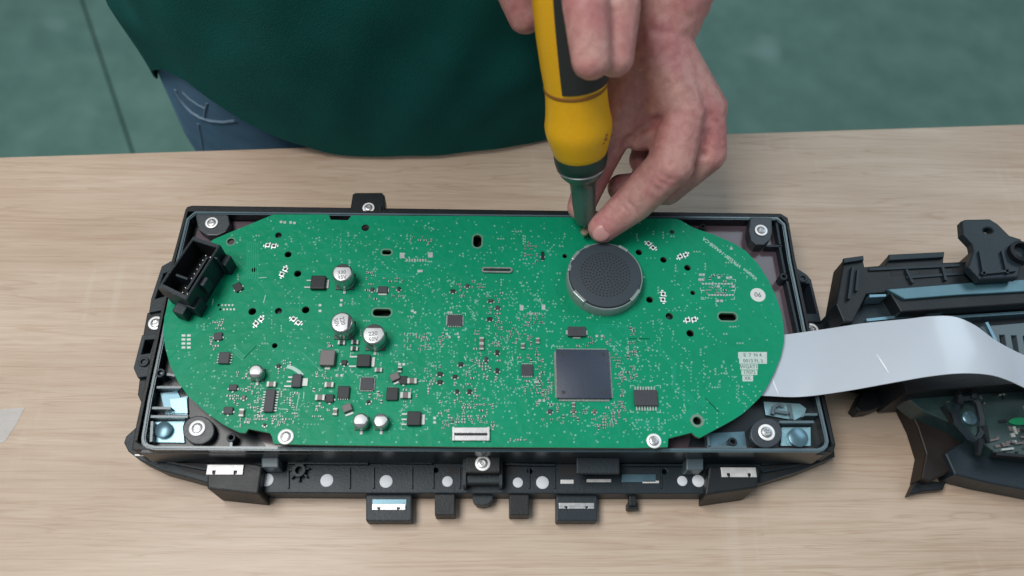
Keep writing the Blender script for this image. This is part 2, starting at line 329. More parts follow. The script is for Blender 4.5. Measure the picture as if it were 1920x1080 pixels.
# ------------------------------------------------------------------ floor and table
e0, e1 = at(0, 295, 0), at(1920, 233, 0)
ed = (e1-e0).normalized(); en = Vector((-ed.y, ed.x, 0))           # en points away from the camera
TANG = math.atan2(ed.y, ed.x)
def tab(u, v): p = e0+ed*u+en*v; return (p.x, p.y)
floor = obj('floor', (lambda b: (prism(b, [(-400, -300), (400, -300), (400, 500), (-400, 500)], -77, -75.6), b)[1])(BM()), FJOIN, kind='structure')
s0, s1 = at(190, 110, -75), at(250, 290, -75); sd = (s1-s0).normalized(); sn = Vector((-sd.y, sd.x, 0))
if sn.x < 0: sn = -sn
def fl(u, v): p = s0+sd*u+sn*v; return (p.x, p.y)
for k in (-1, 0, 1):
    for j in (-2, -1, 0, 1):
        if k == 0: xs = (0.22, 199.8)
        elif k == 1: xs = (200.4, 400)
        else: xs = (-200, -0.22)
        b = BM(); prism(b, [fl(j*180-60, xs[0]), fl(j*180+119.5, xs[0]), fl(j*180+119.5, xs[1]), fl(j*180-60, xs[1])], -75.6, -75, 0.05)
        obj('floor_sheet', b, FLOOR, floor)
table = thing('worktable', (0, 0, -75), 'pale oak laminate worktable that carries the opened dashboard unit', 'table')
b = BM(); prism(b, [tab(-60, -75), tab(120, -75), tab(120, 0), tab(-60, 0)], -2.5, 0, 0.06); obj('tabletop', b, WOOD, table)
for u, v in ((-54, -70), (114, -70), (-54, -10), (114, -10)):
    b = BM(); x, y = tab(u, v); box(b, (x, y, -38.8), (5, 5, 72.4), 0.1, rot=TANG); obj('leg', b, STEEL, table)
# scrap of clear tape at the left
tp = BM(); pts = px([(-60, 772), (20, 766), (46, 764), (30, 796), (10, 826), (-10, 838), (-60, 845)], 0.03); prism(tp, pts, 0.01, 0.03)
o = obj('tape_scrap', tp, TAPE); o['label'] = 'scrap of crinkled clear tape stuck to the wood at the left edge'; o['category'] = 'tape'

# ------------------------------------------------------------------ instrument cluster
ic = thing('instrument_cluster', (0, 0, 0), 'opened black instrument cluster lying face down with its green circuit board showing', 'instrument cluster')
rim_px = [(366, 398), (1458, 409), (1470, 420), (1481, 490), (1504, 600), (1532, 740), (1549, 815), (1551, 826), (1549, 835), (1543, 841), (1534, 844), (900, 843), (288, 839), (276, 836), (269, 830), (268, 820), (281, 745), (303, 640), (328, 508), (352, 410)]
rim = px(rim_px, ZR)
# outer shell walls + floor
b = BM(); prism(b, px([(352, 392), (362, 389), (1462, 404), (1475, 412), (1489, 490), (1513, 600), (1543, 740), (1564, 836), (1560, 850), (250, 846), (258, 800), (275, 720), (297, 620), (322, 500)], 2.6), ZB, ZF-0.05, 0.05)
obj('housing', b, PL, ic)
b = BM(); prism(b, px([(368, 402), (1458, 412), (1480, 500), (1505, 620), (1546, 826), (1535, 840), (285, 836), (274, 822), (300, 660), (330, 505)], ZR), ZF-0.05, ZF, 0)
obj('tray_floor', b, FLOORP, ic)
for q in ([(296, 640), (330, 660), (470, 800), (500, 838), (282, 836), (272, 822)], [(1290, 838), (1300, 800), (1440, 700), (1520, 690), (1546, 826), (1535, 840)]):  # dark sheets added to hide the painted floor reflection in the front corners
    b = BM(); prism(b, px(q[::-1], ZF), ZF-.02, ZF+.012, 0); obj('tray_floor', b, PLS, ic)
b = BM(); wall(b, [p for p in px([(254, 826), (270, 745), (293, 640), (320, 508), (350, 394), (1466, 405), (1477, 418), (1489, 490), (1512, 600), (1541, 740), (1562, 832)], ZR-0.25)], 0.13, ZB, ZR-0.25); obj('outer_wall', b, PL, ic)
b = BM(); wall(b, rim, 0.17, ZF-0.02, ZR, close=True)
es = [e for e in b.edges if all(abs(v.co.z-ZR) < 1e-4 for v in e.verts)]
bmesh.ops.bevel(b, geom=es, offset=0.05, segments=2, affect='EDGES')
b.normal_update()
for f in b.faces: f.material_index = 0 if f.normal.z > .25 else 1  # upward faces take the painted sheen, the others stay black
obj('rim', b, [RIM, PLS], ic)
b = BM(); prism(b, px([(266, 842), (1552, 847), (1546, 853), (262, 850)], ZR-0.5), ZB+0.2, ZR-0.5, 0.03); obj('lens_edge', b, PLS, ic)
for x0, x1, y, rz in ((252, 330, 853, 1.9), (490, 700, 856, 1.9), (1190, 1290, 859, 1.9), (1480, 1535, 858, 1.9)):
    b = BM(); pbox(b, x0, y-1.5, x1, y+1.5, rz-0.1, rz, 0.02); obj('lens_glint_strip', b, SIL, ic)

# flange toward the camera
fo = [(236, 818), (232, 830), (240, 846), (262, 863), (302, 882), (388, 905), (470, 915), (500, 924), (690, 925), (870, 925), (1100, 926), (1322, 926), (1345, 916), (1425, 906), (1503, 882), (1566, 856), (1563, 830), (1545, 760), (1000, 760), (300, 760)]
hl = [circ(*at(x, y, ZB).xy, 0.11, 12) for x, y in ((817, 881), (994, 883), (1246, 884))]
plate('bezel_flange', px(fo, ZB), hl, 0.02, ZB, [PLG], ic, bev=0.05)
def rect_part(name, x0, y0, x1, y1, z0, z1, m, bev=0.03, parent=None, **kw):
    b = BM(); pbox(b, x0, y0, x1, y1, z0, z1, bev); return obj(name, b, m, parent or ic, **kw)
# dark patches that paint the shade of recesses along the flange
for q in ([(300, 862), (385, 868), (385, 893), (350, 884)], [(1440, 872), (1540, 865), (1500, 878), (1435, 898)]):
    b = BM(); prism(b, px(q[::-1], ZB+0.01), ZB-0.05, ZB+0.012, 0); obj('recess_shade_patch', b, DARK, ic)
for x0, y0, x1, y1 in ((480, 874, 535, 887), (840, 874, 862, 889), (946, 875, 972, 889), (1048, 872, 1080, 893), (1278, 882, 1330, 890)):
    b = BM(); prism(b, px(pquad(x0, y0, x1, y1), ZB+0.01), ZB-0.05, ZB+0.012, 0); obj('recess_shade_patch', b, DARK, ic)
for q in ([(312, 866), (386, 880)], [(330, 861), (388, 866)], [(1430, 884), (1500, 872)], [(1428, 870), (1530, 864)], [(540, 868), (690, 869)], [(690, 866), (810, 868)], [(946, 870), (1040, 872)], [(1164, 872), (1280, 872)]):
    b = BM(); wall(b, px(q, ZB+.25), 0.08, ZB, ZB+0.25); obj('rib', b, PLG, ic)
for x0, x1 in ((868, 874), (936, 942)):
    rect_part('rib', x0, 846, x1, 910, ZB, ZB+0.9, PLG, 0.02)
for x in (540, 655, 700, 772, 812, 862, 945, 992, 1040, 1240):
    b = BM(); wall(b, px([(x, 876), (x, 915)], ZB+.12), 0.06, ZB, ZB+0.12); obj('rib', b, PLG, ic)
# white dots
for x, y, r in ((501, 900, .29), (613, 901, .29), (724, 903, .29), (839, 903, .24), (971, 905, .23), (1017, 905, .29), (1279, 902, .23), (1309, 902, .28)):
    b = BM(); lathe(b, [(0, 0), (r, 0), (r, .03), (r-.02, .045), (0, .05)], 24, mi=0); obj('white_dot', b, WHITE, ic, m=atm(x, y, ZB+0.004 if True else 0))
# tabs and lugs
rect_part('tab', 490, 845, 522, 876, ZB, ZB+1.0, VENT, 0.06, label='blue grey snap tab')
rect_part('tab', 1287, 852, 1319, 881, ZB, ZB+1.0, VENT, 0.06, label='blue grey snap tab')
rect_part('flap', 1081, 838, 1162, 888, ZB+0.9, ZB+1.15, PLG, 0.05, label='flat black flap hanging over the front rim')
rect_part('screw_tab', 873, 848, 938, 886, ZB, ZB+1.25, PL, 0.06)
rect_part('screw_tab_step', 873, 887, 938, 906, ZB, ZB+0.7, PLG, 0.06)
def lug(top, bot, z1, z0=0.0):
    b = BM(); t = px(top, z1); prism(b, [(p[0]*1.0, p[1]) for p in px(bot, z1)], z0, z1, 0.08, top=t); return b
obj('lug', lug([(388, 916), (484, 926), (492, 872), (470, 868), (388, 872)], [(393, 922), (486, 932), (492, 876), (470, 868), (390, 872)], 1.9), PL, ic)
obj('lug', lug([(1322, 928), (1420, 914), (1426, 880), (1420, 872), (1330, 874)], [(1328, 934), (1414, 922), (1422, 880), (1420, 872), (1330, 874)], 1.9), PL, ic)
for x0, x1, yb in ((686, 772, 977), (1043, 1120, 977)):
    b = BM(); pbox(b, x0, 914, x1, yb, 0.05, 0.85, 0.06); obj('lug', b, PLG, ic)
for x0, x1, yb in ((815, 853, 966), (955, 992, 966)):
    b = BM(); pbox(b, x0, 914, x1, yb, 0.05, 1.0, 0.05); obj('lug', b, PL, ic)
b = BM(); prism(b, px([(885, 926), (926, 926), (924, 938), (916, 946), (905, 948), (894, 946), (887, 938)][::-1], 0.8), 0.1, 0.8, 0.05); obj('lug', b, PLG, ic)
b = BM(); pbox(b, 1180, 914, 1193, 948, 0.4, 0.9, 0.04); pbox(b, 1176, 943, 1197, 955, 0.2, 0.7, 0.04); obj('hook', b, PL, ic)
# metal clips: a bright strip with two notches, bent over its lug
def clip_mesh(L, D, H):
    b = BM(); t = 0.04
    for x0, x1 in ((-L/2, -L*0.31), (-L*0.26, L*0.26), (L*0.31, L/2)):
        box(b, ((x0+x1)/2, -D/2, -H/2), (x1-x0, t, H), 0.01)
    box(b, (0, D*.18, 0.0), (L, D*0.62, t), 0.012); box(b, (0, D/2-.02, -H/4), (L, t, H/2), 0.01)
    for x0, x1 in ((-L/2, -L*0.34), (-L*0.25, L*0.25), (L*0.34, L/2)): box(b, ((x0+x1)/2, -D*.30, -.015), (x1-x0, D*.40, t), 0.01)
    return b
for x, y, z, L in ((422, 880, 1.98, 1.6), (1385, 885, 1.98, 1.6)):
    b = clip_mesh(L, 0.42, 0.28); obj('metal_clip', b, SIL, ic, m=atm(x, y, z))
for x, y, z, L in ((729, 950, 0.92, 1.5), (1081, 948, 0.92, 1.6)):
    b = clip_mesh(L, 0.25, 0.2); obj('metal_clip', b, STEEL, ic, m=atm(x, y, z))
rect_part('clip_pad', 698, 936, 762, 948, 0.84, 0.89, FILMD, 0.01)
for x0, y0, x1, y1, m in ((1051, 899, 1076, 907, SIL), (1100, 898, 1146, 904, SIL), (1166, 889, 1230, 904, FILMD), (1205, 901, 1236, 906, SIL)):
    rect_part('metal_strip', x0, y0, x1, y1, ZB, ZB+0.06, m, 0.02)
# gear shaped boss
b = BM(); lathe(b, [(.17, 0), (.17, .35), (.29, .35), (.29, 0)], 20)
for k in range(7):
    a = 2*math.pi*k/7+.3; box(b, (.37*math.cos(a), .37*math.sin(a), .12), (.2, .08, .24), 0.015, rot=a)
obj('toothed_boss', b, PLG, ic, m=atm(563, 885, ZB))

# side brackets
def ring_boss(x, y, z, ro, ri, h, m=PLG, name='boss'):
    b = BM(); lathe(b, [(0, .02), (ri, .02), (ri, h-.03), (ri+.02, h), (ro-.03, h), (ro, h-.03), (ro, 0)], 22, mis=[1, 1, 0, 0, 0, 0]); return obj(name, b, [m, DARK], ic, m=atm(x, y, z-h if False else z) @ Matrix.Translation((0, 0, -h)))
def frame(name, outer, inner, z0, z1, m=PLG):
    plate(name, px(outer, z1), [px(inner, z1)], z0, z1, [m], ic, bev=0.03)
frame('side_bracket', [(1490, 500), (1512, 514), (1521, 524), (1540, 603), (1506, 603)], [(1500, 530), (1518, 532), (1532, 588), (1513, 588)], 1.3, 2.9)
frame('side_bracket', [(303, 499), (330, 484), (322, 560), (310, 580), (279, 586), (283, 560)], [(307, 512), (320, 508), (310, 555), (291, 560)], 1.3, 2.9)
frame('side_bracket', [(266, 628), (300, 626), (282, 705), (258, 708), (250, 690)], [(272, 637), (289, 636), (281, 662), (265, 664)], 1.0, 2.7)
b = BM(); prism(b, px([(1500, 603), (1545, 606), (1552, 640), (1512, 645)][::-1], 2.7), 1.3, 2.7, 0.05); obj('screw_ear', b, PL, ic)
b = BM(); prism(b, px([(276, 586), (318, 584), (312, 628), (268, 628)][::-1], 2.7), 1.3, 2.7, 0.05); obj('screw_ear', b, PL, ic)
ring_boss(269, 678, 2.8, .24, .12, .6); ring_boss(1506, 521, 3.0, .24, .11, .6); ring_boss(300, 699, ZR, .22, .11, 1.1); ring_boss(1470, 518, ZR, .20, .09, 1.1)
ring_boss(433, 820, ZR-.1, .20, .10, 1.0); ring_boss(1374, 828, ZR-.1, .20, .10, 1.0); ring_boss(1318, 424, ZR-.1, .15, .09, 1.0)
b = BM(); prism(b, px([(262, 706), (282, 708), (268, 762), (258, 740)][::-1], 2.4), 1.2, 2.4, 0.04); obj('side_bracket', b, PL, ic)
# corner screw pads
def pad(outline, z, m=PADM):
    b = BM(); prism(b, px(outline, z), ZF, z, 0.05); obj('screw_pad', b, m, ic)
pad([(366, 402), (374, 396), (415, 397), (428, 404), (431, 420), (424, 434), (408, 441), (388, 441), (372, 430)][::-1], ZR-.1)
pad([(1407, 407), (1447, 408), (1448, 435), (1444, 450), (1432, 459), (1418, 459), (1408, 450), (1404, 432)][::-1], ZR+.05)
pad([(x, y) for x, y in circ(372, 806, 30, 22, 27)][::-1], ZR-.2)
pad([(x, y) for x, y in circ(1437, 812, 30, 22, 28)][::-1], ZR-.05)
# ribs and film inside the tray
for q in ([(300, 699), (328, 704)], [(294, 726), (340, 726)], [(280, 765), (320, 765)], [(282, 781), (352, 781)], [(285, 790), (283, 828)], [(1437, 461), (1466, 461)], [(1456, 416), (1463, 458)],
          [(1462, 461), (1472, 512)], [(1476, 527), (1499, 632)], [(1508, 777), (1533, 777)], [(1462, 791), (1526, 791)], [(1326, 808), (1330, 838)], [(1326, 838), (1400, 838)], [(433, 828), (433, 838)], [(352, 735), (400, 780)]):
    b = BM(); wall(b, px(q, ZR-.15), 0.11, ZF, ZR-.15); obj('rib', b, PLG if q[0][0] > 1430 and q[0][1] < 640 else RIM, ic)
def filmp(q, z, m=FILM, name='reflective_film'):
    b = BM(); prism(b, px(q[::-1], z), z-.04, z, 0.01); return obj(name, b, m, ic)
filmp([(300, 737), (333, 733), (338, 745), (352, 742), (352, 778), (310, 777), (306, 760)], ZF+.10, FILMD); filmp([(318, 748), (350, 745), (352, 775), (322, 774)], ZF+.16)
filmp([(288, 791), (347, 789), (343, 800), (346, 830), (283, 829)], ZF+.12)
filmp([(1432, 753), (1500, 757), (1512, 766), (1508, 778), (1490, 788), (1436, 778)], ZF+.12); filmp([(1466, 801), (1520, 801), (1520, 836), (1464, 836)], ZF+.14); filmp([(1327, 812), (1396, 809), (1400, 837), (1330, 837)], ZF+.15, FILMD)
for q in ([(1449, 776), (1452, 762), (1462, 757), (1468, 762)], [(1452, 770), (1478, 774)], [(1480, 757), (1486, 786)]):
    b = BM(); wall(b, px(q, ZF+.35), 0.13, ZF+.12, ZF+.35); obj('rib', b, VENT, ic)
for x, y, r in ((309, 808, .37), (1494, 822, .44)):
    b = BM(); lathe(b, [(r, 0), (r, .2), (r-.03, .22), (0, .22)], 28); obj('round_cap', b, FILMD, ic, m=atm(x, y, ZF+.13))
# back mounting tab
plate('mounting_tab', px([(655, 402), (661, 364), (666, 361), (716, 361), (721, 366), (722, 392), (738, 397), (738, 404)][::-1], 2.9), [], 1.9, 2.9, [PL], ic, bev=0.06)
rect_part('rib', 712, 385, 715, 400, 2.9, 3.05, PLG, 0.01)

# ------------------------------------------------------------------ circuit board
bo = [(513, 402), (616, 402), (620, 412), (652, 413), (659, 404), (880, 405), (1265, 410), (1276, 413), (1300, 427), (1341, 441), (1375, 456), (1399, 471), (1423, 497), (1440, 524), (1455, 556), (1466, 590), (1470, 621), (1470, 640), (1464, 668), (1452, 698), (1440, 722), (1425, 745), (1409, 761), (1392, 776), (1375, 787), (1355, 798), (1336, 808), (1312, 821), (1304, 818), (1297, 811), (1253, 822), (1252, 838), (1190, 840), (880, 838), (580, 834), (513, 832), (510, 819), (506, 812), (466, 804), (460, 812), (449, 811), (420, 797), (387, 774), (353, 743), (333, 715), (319, 686), (310, 653), (306, 625), (308, 596), (316, 562), (333, 527), (352, 498), (374, 471), (400, 449), (430, 436), (460, 424)]
def ell(x, y, r, n=14, z=ZP): c = at(x, y, z); return circ(c.x, c.y, r, n)
def slotp(x, y, lx, ly):      # rounded slot, sizes in cm
    c = at(x, y, ZP); r = min(lx, ly)/2; out = []
    for i in range(20):
        a = 2*math.pi*i/20+1e-3; dx, dy = r*math.cos(a), r*math.sin(a)
        out.append((c.x+dx+math.copysign(max(0, lx/2-r), dx), c.y+dy+math.copysign(max(0, ly/2-r), dy)))
    return out
through = [(433, 453, .17), (540, 477, .17), (476, 506, .12), (558, 513, .175), (473, 584, .185), (573, 581, .18), (515, 648, .13), (685, 427, .19), (1198, 473, .165), (1244, 487, .165), (1260, 435, .12), (1289, 502, .165), (1218, 562, .17), (1299, 549, .12), (1294, 625, .18), (1307, 789, .185), (1059, 480, .12)]
blind = [(522, 441, .165), (522, 583, .17), (1255, 593, .18)]
holes = [ell(x, y, r) for x, y, r in through+blind]+[slotp(895, 452, .40, .68), slotp(725, 473, .44, .24), slotp(716, 586, .84, .36), slotp(1364, 594, .84, .38)]
BO = px(bo, ZP)
board = plate('circuit_board', BO, holes, ZP-.16, ZP, [PCB, PCBE], ic, label='long oval green circuit board')
cxb, cyb = sum(p.x for p in BO)/len(BO), sum(p.y for p in BO)/len(BO)
b = BM(); prism(b, [(cxb+(p.x-cxb)*.955, cyb+(p.y-cyb)*.90) for p in BO], ZF+.02, ZF+.28, 0); obj('dark_hole_backing', b, DARK, ic)  # dark sheet added under the board so its holes look black
def inside(x, y, poly):
    c = False; n = len(poly)
    for i in range(n):
        (x1, y1), (x2, y2) = poly[i], poly[i-1]
        if (y1 > y) != (y2 > y) and x < (x2-x1)*(y-y1)/(y2-y1)+x1: c = not c
    return c
BOP = [(p[0], p[1]) for p in BO]
# grey plugs of posts seen inside three holes
for x, y, r in blind:
    b = BM(); lathe(b, [(r*.9, -.5), (r*.9, -.22), (r*.5, -.18), (0, -.18)], 14); obj('post', b, PLG, ic, m=atm(x, y, ZP))
# printed rims around slots
b = BM()
for (x, y, lx, ly) in ((895, 452, .40, .68), (725, 473, .44, .24), (716, 586, .84, .36), (1364, 594, .84, .38)):
    wall(b, slotp(x, y, lx+.1, ly+.1), .05, ZP+.001, ZP+.005, close=True)
wall(b, ell(1307, 789, .25, 20), .1, ZP+.001, ZP+.006, close=True); wall(b, ell(433, 453, .21, 18), .04, ZP+.001, ZP+.006, close=True)
obj('copper_rim', b, RIMC, board, kind='stuff')

occupied = []                # (x, y, halfwidth, halfheight) in px
def occ(x, y, w_, h_): occupied.append((x, y, w_/2+2, h_/2+2))
for x, y, r in through+blind: occ(x, y, r*84, r*78)
for x, y, w_, h_ in ((895, 452, 22, 34), (725, 473, 24, 16), (716, 586, 42, 20), (1364, 594, 42, 20), (1132, 520, 145, 135), (375, 520, 120, 150), (932, 508, 62, 14), (883, 812, 72, 26)): occ(x, y, w_, h_)

# chips and packages -----------------------------------------------------------
K = 41.5                     # px per cm on the board, across
def szx(w_, y): a, b_ = at(900-w_/2, y, ZP), at(900+w_/2, y, ZP); return (b_-a).length
def szy(h_, y): a, b_ = at(900, y-h_/2, ZP), at(900, y+h_/2, ZP); return (b_-a).length
def package(name, x, y, w_, h_, th, m=CHIPG, sides='', nl=4, lead=.12, rot=0.0, legw=.045, tabs=None, label=None, tabm=TIN, dimples=0):
    occ(x, y, w_+8, h_+8); W_, H_ = szx(w_, y), szy(h_, y); b = BM()
    box(b, (0, 0, .03+th/2), (W_, H_, th), min(.035, th*.3))
    if dimples:
        for sx, sy in ((-1, 1), (1, 1), (-1, -1), (1, -1)):
            lathe(b, [(.09, .034+th), (.07, .028+th+.008), (0, .03+th+.008)], 14, c=(sx*(W_/2-.27), sy*(H_/2-.27), 0), mi=1)
    o = obj(name, b, [m, MARK], board, m=atm(x, y, ZP, rot), label=label)
    if sides or tabs:
        lb = BM()
        for sd_ in sides:
            for i in range(nl):
                t = -0.5+(i+.5)/nl
                if sd_ in 'LR':
                    sx = -1 if sd_ == 'L' else 1; box(lb, (sx*(W_/2+lead/2-.01), t*H_*.94, .035), (lead, legw, .05), .008); box(lb, (sx*(W_/2+.01), t*H_*.94, .05), (.03, legw, .07))
                else:
                    sy = -1 if sd_ == 'B' else 1; box(lb, (t*W_*.94, sy*(H_/2+lead/2-.01), .035), (legw, lead, .05), .008); box(lb, (t*W_*.94, sy*(H_/2+.01), .05), (legw, .03, .07))
        for (tx, ty, tw, th_) in (tabs or []): box(lb, (tx, ty, .03), (tw, th_, .045), .01)
        lo = obj('lead_row', lb, tabm, ic); bpy.data.objects.remove(lo) if False else None
        lo.parent = board; lo.matrix_parent_inverse = W[board.name].inverted(); lo.matrix_basis = atm(x, y, ZP, rot); W[lo.name] = lo.matrix_basis.copy()
    return o
package('main_chip', 1093, 703, 100, 92, .17, CHIP, 'LRBT', 40, .10, legw=.034, dimples=1, label='large square dark blue grey processor chip')
package('chip', 1210, 748, 44, 30, .16, CHIPG, 'TB', 8, .20, legw=.06)
package('chip', 507, 753, 18, 42, .16, CHIPG, 'LR', 8, .14, legw=.06)
package('chip', 422, 673, 20, 21, .14, CHIPG, 'LR', 4, .10)
package('chip', 853, 602, 28, 20, .10, CHIPG, 'LRTB', 8, .07)
package('chip', 988, 695, 22, 21, .10, CHIPG, 'TB', 6, .08)
package('chip', 1081, 624, 34, 18, .16, CHIPG, '', 0, tabs=[(-.44, 0, .12, .22), (.44, 0, .12, .22), (0, -.27, .35, .06)])
package('chip', 718, 545, 18, 12, .12, CHIPG, '', 0, tabs=[(0, -.2, .40, .1), (-.26, 0, .06, .2), (.26, 0, .06, .2)])
package('chip', 689, 721, 25, 24, .10, CHIPG, 'LRTB', 8, .05)
package('chip', 645, 737, 22, 23, .12, CHIPD, 'B', 5, .06); package('chip', 736, 740, 22, 24, .12, CHIPD, 'T', 5, .05)
package('transistor', 598, 533, 27, 24, .22, CHIPD, '', 0, tabs=[(-.46, .18, .26, .07), (-.50, -.18, .32, .07), (.40, 0, .14, .45)])
package('transistor', 683, 679, 25, 22, .22, CHIPD, '', 0, tabs=[(-.50, .24, .34, .08), (-.50, -.22, .34, .08), (.40, 0, .16, .45)])
package('transistor', 777, 787, 25, 26, .22, CHIPD, '', 0, tabs=[(-.44, .24, .24, .08), (-.44, .0, .24, .08), (-.44, -.22, .24, .08), (.38, 0, .16, .46)])
package('transistor', 558, 716, 17, 24, .18, CHIPG, '', 0, tabs=[(-.34, .20, .20, .08), (-.36, 0, .22, .08), (-.40, -.22, .32, .08), (.33, -.02, .26, .36)])
package('inductor', 616, 675, 27, 28, .30, INDU, '', 0, tabs=[(0, .38, .22, .10), (0, -.40, .24, .14)])
package('inductor', 741, 709, 17, 13, .2, INDU, '', 0, rot=.45, tabs=[(0, -.24, .34, .1)]); package('inductor', 652, 767, 17, 14, .2, INDU, '', 0, rot=.4, tabs=[(0, -.26, .36, .1)])
for x, y, w_, h_, m_, r_ in ((646, 681, 13, 11, CHIPD, 0), (757, 714, 14, 15, CHIPD, 0), (619, 748, 15, 15, CHIPD, 0), (691, 754, 9, 6, CHIPD, .5), (438, 728, 15, 11, CHIPG, 0), (429, 771, 17, 13, CHIPG, 0), (410, 632, 15, 14, CHIPG, .1), (447, 540, 15, 15, CHIPD, .6), (1017, 481, 7, 19, CHIPD, 0),
                           (825, 702, 12, 8, CHIPD, 0), (825, 717, 12, 8, CHIPD, 0), (864, 684, 11, 8, CHIPD, 0), (853, 707, 11, 7, CHIPD, 0), (857, 735, 8, 9, CHIPD, 0), (880, 735, 9, 10, CHIPD, 0), (932, 662, 8, 11, CHIPD, 0), (932, 696, 8, 11, CHIPD, 0), (918, 599, 12, 7, CHIPD, 0), (911, 675, 7, 13, CHIPG, 0), (920, 565, 12, 6, CHIPG, 0), (933, 578, 10, 8, CHIPG, 0),
                           (698, 544, 8, 8, CHIPG, 0), (748, 543, 7, 9, CHIPD, 0), (849, 547, 11, 7, CHIPD, 0), (876, 537, 8, 8, CHIPG, 0), (480, 601, 1, 1, CHIPD, 0), (1031, 772, 9, 9, CHIPG, 0), (1075, 771, 7, 9, CERAM, 0), (1114, 772, 7, 9, CERAM, 0), (458, 746, 9, 8, CERAM, 0), (523, 687, 9, 7, CHIPD, 0), (497, 797, 6, 5, CHIPG, 0)):
    if w_ < 3: continue
    w_, h_ = (w_*.8, h_*.8) if w_ < 14 else (w_, h_)
    package('component', x, y, w_, h_, .10, m_, '', 0, rot=r_, tabs=[(-.5*w_/K-.03, -.05, .07, .09), (.5*w_/K+.03, -.05, .07, .09), (0, -.5*h_/K-.05, .09, .07)])
# two-terminal parts big enough to see
def twoterm(L_, D_, H_, mid=CERAM):
    b = BM(); box(b, (0, 0, H_/2), (L_*.5, D_*.94, H_), .01, 0); box(b, (-L_*.37, 0, H_/2), (L_*.27, D_, H_*1.04), .012, 1); box(b, (L_*.37, 0, H_/2), (L_*.27, D_, H_*1.04), .012, 1)
    return mesh_from(b, 'ceramic_capacitor', [mid, TIN])
ccb = twoterm(.36, .22, .14); ccd = twoterm(.36, .22, .14, CHIPD)
for i, (x, y, w_, r_, me) in enumerate(((601, 747, 18, 0, 0), (773, 716, 18, 0, 0), (618, 723, 17, 0, 0), (761, 743, 20, 0, 0), (641, 644, 14, 0, 1), (666, 643, 14, 0, 1), (665, 655, 14, 0, 1), (710, 695, 14, 0, 0), (629, 773, 14, 90, 0), (510, 722, 17, 0, 0), (750, 694, 12, 90, 1), (454, 775, 15, 90, 0), (1075, 760, 10, 90, 0), (903, 640, 14, 90, 0), (903, 651, 14, 90, 0), (980, 650, 12, 90, 0), (1008, 640, 12, 90, 0))):
    occ(x, y, w_+4, 16); src = ccd if me else ccb
    obj('ceramic_capacitor', src, None, board, m=atm(x, y, ZP+.004, R(r_)) @ Matrix.Scale(w_/15.5, 4))
# electrolytic capacitors
def can(x, y, r, h, kind, txt):
    h *= 1.12
    """x, y: pixel centre of the foot on the board"""
    occ(x, y-8, r*95, r*110); mw = atm(x, y, ZP)
    b = BM(); box(b, (0, 0, .04), (r*1.8, r*1.8, .08), .02); lathe(b, [(r*.96, 0), (r*.96, .085)], 24); ba = obj('electrolytic_capacitor', b, MARK, ic, m=mw)
    b = BM(); lathe(b, [(r*.97, .08), (r, .12), (r, .17), (r*.95, .21), (r, .25), (r, h-.07), (r-.03, h-.02), (r-.08, h), (0, h)], 32, mis=[0, 0, 0, 0, 0, 0, 0, 1])
    obj('can', b, [ALU, ALUT], ba, m=mw)
    # black segment on the top: chord cut from the disc
    a0 = {'back': R(90), 'right': R(0), 'front': R(270)}[kind]; hw = R(52); rr = r-.06; b = BM()
    prism(b, [(rr*math.cos(a0-hw+2*hw*i/12), rr*math.sin(a0-hw+2*hw*i/12)) for i in range(13)], h+.001, h+.006); obj('polarity_mark', b, MARK if r > .36 else PURP, ba, m=mw)
    b = BM(); box(b, (0, -r*1.02-.06, .02), (.12, .16, .04), .01); obj('lead', b, TIN, ba, m=mw)
    if txt:
        off = Vector((-.08*math.cos(a0), -.14*math.sin(a0), 0)) if kind != 'right' else Vector((-.1, 0, 0))
        tm = text_mesh(txt, r*.55, PURP); obj('lettering', tm, None, ba, m=mw @ Matrix.Translation(off+Vector((0, 0, h+.004))) @ Matrix.Rotation(R(8) if kind != 'right' else R(-72), 4, 'Z'))
can(648, 529, .47, .90, 'back', '330\n35V'); can(647, 620, .50, .88, 'right', '220\n50V'); can(705, 641, .50, .84, 'back', '220\n50V')
can(485, 704, .32, .52, 'front', ''); can(679, 795, .33, .52, 'front', ''); can(716, 795, .32, .50, 'back', '')
# silver FFC socket and slotted socket
b = BM(); pbox(b, 849, 801, 917, 812, ZP, ZP+.16, .02); pbox(b, 848, 816, 918, 826, ZP, ZP+.12, .02); pbox(b, 848, 800, 852, 826, ZP, ZP+.17, .01, 0); pbox(b, 914, 800, 918, 826, ZP, ZP+.17, .01, 0); pbox(b, 852, 811, 914, 818, ZP, ZP+.08, .0, 1)
obj('ribbon_socket', b, [STEEL, CHIPD], board, label='silver ribbon connector at the front edge')
b = BM(); wall(b, slotp(932, 508, 1.40, .22), .07, ZP, ZP+.12, close=True); prism(b, slotp(932, 508, 1.2, .1), ZP, ZP+.03, mi=1); obj('ribbon_socket', b, [STEEL, CHIPD], board, label='thin rounded silver slot connector')
# lamp pads: pairs of white squares with a dark eye
def led(x, y, a):
    occ(x, y, 30, 24); b = BM()
    for s in (-1, 1):
        c = s*.15; box(b, (c, 0, .02), (.235, .22, .04), .015, 0); lathe(b, [(.075, .043), (.075, .046), (0, .047)], 10, c=(c, 0, 0), mi=1)
        for t in (-1, 1): box(b, (c+t*.08, t*.14, .012), (.05, .06, .022), .005, 0)
    box(b, (.33, .05, .012), (.06, .10, .02), .005); box(b, (-.33, -.05, .012), (.06, .10, .02), .005)
    obj('lamp_pad', b, [WASH, MARK], board, m=atm(x, y, ZP, R(a)))
for a in ((508, 461, -8), (532, 510, 65), (485, 603, 48), (555, 602, -38), (1220, 461, -50), (1280, 480, 20), (1243, 557, 82), (1295, 600, 4)): led(*a)
